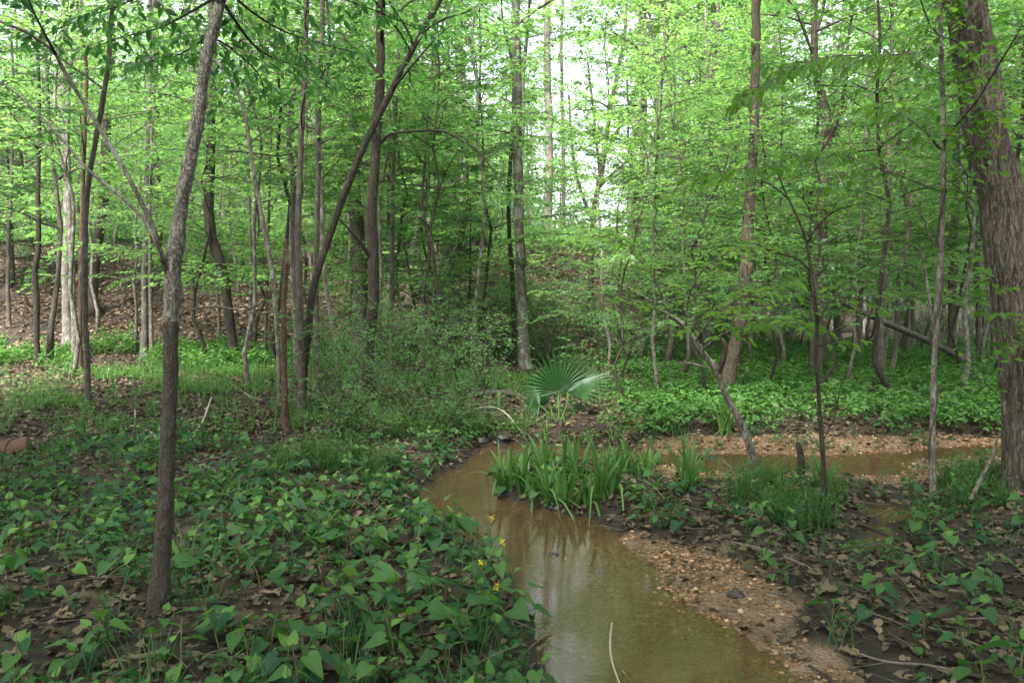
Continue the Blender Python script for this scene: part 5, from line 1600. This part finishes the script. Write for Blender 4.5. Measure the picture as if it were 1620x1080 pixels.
# clods and stones at the water's edge
cl = [(876, 903, 9, "small dark clod poking out of the water in midstream"), (1165, 942, 14, "dark mud clod on the gravel bar"), (820, 826, 5, "tiny wet clod by the near side of the islet"),
      (700, 712, 10, "wet dark stone at the upper left corner of the water"), (760, 698, 12, "round wet stone at the head of the pool"), (795, 694, 14, "flat wet stone at the head of the pool, under the palm"),
      (850, 690, 10, "small wet stone below the fan palm"), (1240, 1015, 11, "flat slate-grey stone lying at the right of the gravel bar"), (880, 804, 12, "wet mud lump at the islet's front edge"), (1300, 930, 12, "black wet mud lump right of the gravel bar")]
for k, (px, py, r_, lb) in enumerate(cl):
    q_ = on_ground(px, py); q_[2] = max(q_[2], WL - .01); rg = np.random.default_rng(1600 + k)
    s_ = r_ * q_[1] / F
    th = np.linspace(0, np.pi, 13)[:, None]; ph = (np.arange(20) / 20 * 2 * np.pi)[None]
    nx, ny, nz_ = np.sin(th) * np.cos(ph), np.sin(th) * np.sin(ph), np.cos(th) + 0 * ph
    rad = 1 + .55 * fbm(nx * 2 + 5 + k, ny * 2 + nz_ * 2 + 5, k) + .25 * fbm(nx * 6 + 5, ny * 6 + nz_ * 5 + 5, k)
    V = np.stack([nx * rad * s_, ny * rad * s_, nz_ * rad * s_ * .6], -1).reshape(-1, 3)
    i = np.arange(12)[:, None] * 20; j = np.arange(20)[None]; j2 = (j + 1) % 20
    A = Acc(); A.add(V, np.stack([i + j, i + 20 + j, i + 20 + j2, i + j2], -1).reshape(-1, 4), .4)
    o_ = A.build("mud_clod" if 'clod' in lb or 'lump' in lb else "wet_stone", M['mud_clod'])
    o_.location = q_; tag(o_, lb, "clod" if 'clod' in lb or 'lump' in lb else "stone")

# rusty pipe at the left edge ------------------------------------------------
rust = plain_mat("red_clay", [(0.2, (0.060, 0.030, 0.022)), (0.8, (0.120, 0.062, 0.046))], .8, 25, attr=False, bump=.2)
q_ = at(20, 722, 7.6)
root = empty("drain_pipe", (q_[0], q_[1], gh(q_[0], q_[1])))
tag(root, "reddish-brown jointed pipe lying half hidden at the left edge", "pipe")
A = Acc(); a0 = np.array(root.location)
e0 = at(-90, 742, 7.4); e1 = at(20, 716, 7.6); e2 = at(47, 711, 7.65)
tube(A, smooth_path([e0, e1], .05), .125, 32, cap=False)
A.build("pipe_section", rust, root, origin=a0)
A = Acc(); tube(A, [e1 + [-.04, 0, 0], e1 + (e1 - e0) * .001], .137, 32, cap=False); tube(A, [e1 - (e2 - e1) * .2, e1, e2], [.118, .125, .122], 32, cap=False)
tube(A, [e2, e2 + (e1 - e2) * .5], [.122, .10], 32, cap=True)
A.build("pipe_collar", rust, root, origin=a0)

# vine leaves on the big trunk ------------------------------------------------
rg = np.random.default_rng(1700)
A = Acc(); vst = []
for k in range(9):
    y0 = rg.uniform(-60, 120) if k < 5 else rg.uniform(150, 560)
    cx = 1520 + (y0) * .13
    p_ = [at(cx + rg.uniform(-40, 40), y0 + 30 * j, 5.98 - .05 * math.sin(j)) for j in range(5)]
    p_ = np.array(p_) + rg.normal(0, .03, (5, 3))
    S = Acc(); vst.append(S)
    leafy_branch(S, A, p_[::-1], .004, rg, leafL=.075, tw=.38, gap=.07, lgap=.05, s0=0.0, wr=.8, hang=.5)
vb = at(1560, 560, 6.0)
root = empty("climbing_vine", vb)
tag(root, "leafy climbing vine clinging to the big right trunk", "vine")
for S in vst:
    S.build("stem", M['twig'], root, origin=vb)
A.build("foliage", [M['leaf_near'], M['twig']], root, origin=vb)

print("objects", len(SC.objects), "verts", sum(len(m_.vertices) for m_ in bpy.data.meshes))

hx0, hx1, hy0, hy1 = gx[0] - 2, gx[-1] + 2, gy[0] - 2, gy[-1] + 2
hz0, hz1 = float(GZ.min()) - 1.0, 48.0
hm, n, o = new_mat("thin_haze")
pv = N(n, "VolumePrincipled", Density=HAZE)
pv.inputs['Color'].default_value = (0.92, 0.97, 0.95, 1)
pv.inputs['Anisotropy'].default_value = 0.35
n.links.new(pv.outputs[0], o.inputs['Volume'])
me = bpy.data.meshes.new("haze")
me.from_pydata([(x, y, z) for x in (hx0, hx1) for y in (hy0, hy1) for z in (hz0, hz1)], [],
               [(0, 1, 3, 2), (4, 6, 7, 5), (0, 4, 5, 1), (2, 3, 7, 6), (0, 2, 6, 4), (1, 5, 7, 3)])
me.materials.append(hm)
hz_o = bpy.data.objects.new("haze", me); SC.collection.objects.link(hz_o); hz_o['kind'] = 'stuff'
hz_o['label'] = "thin pale haze between the distant trees"; hz_o['category'] = "haze"
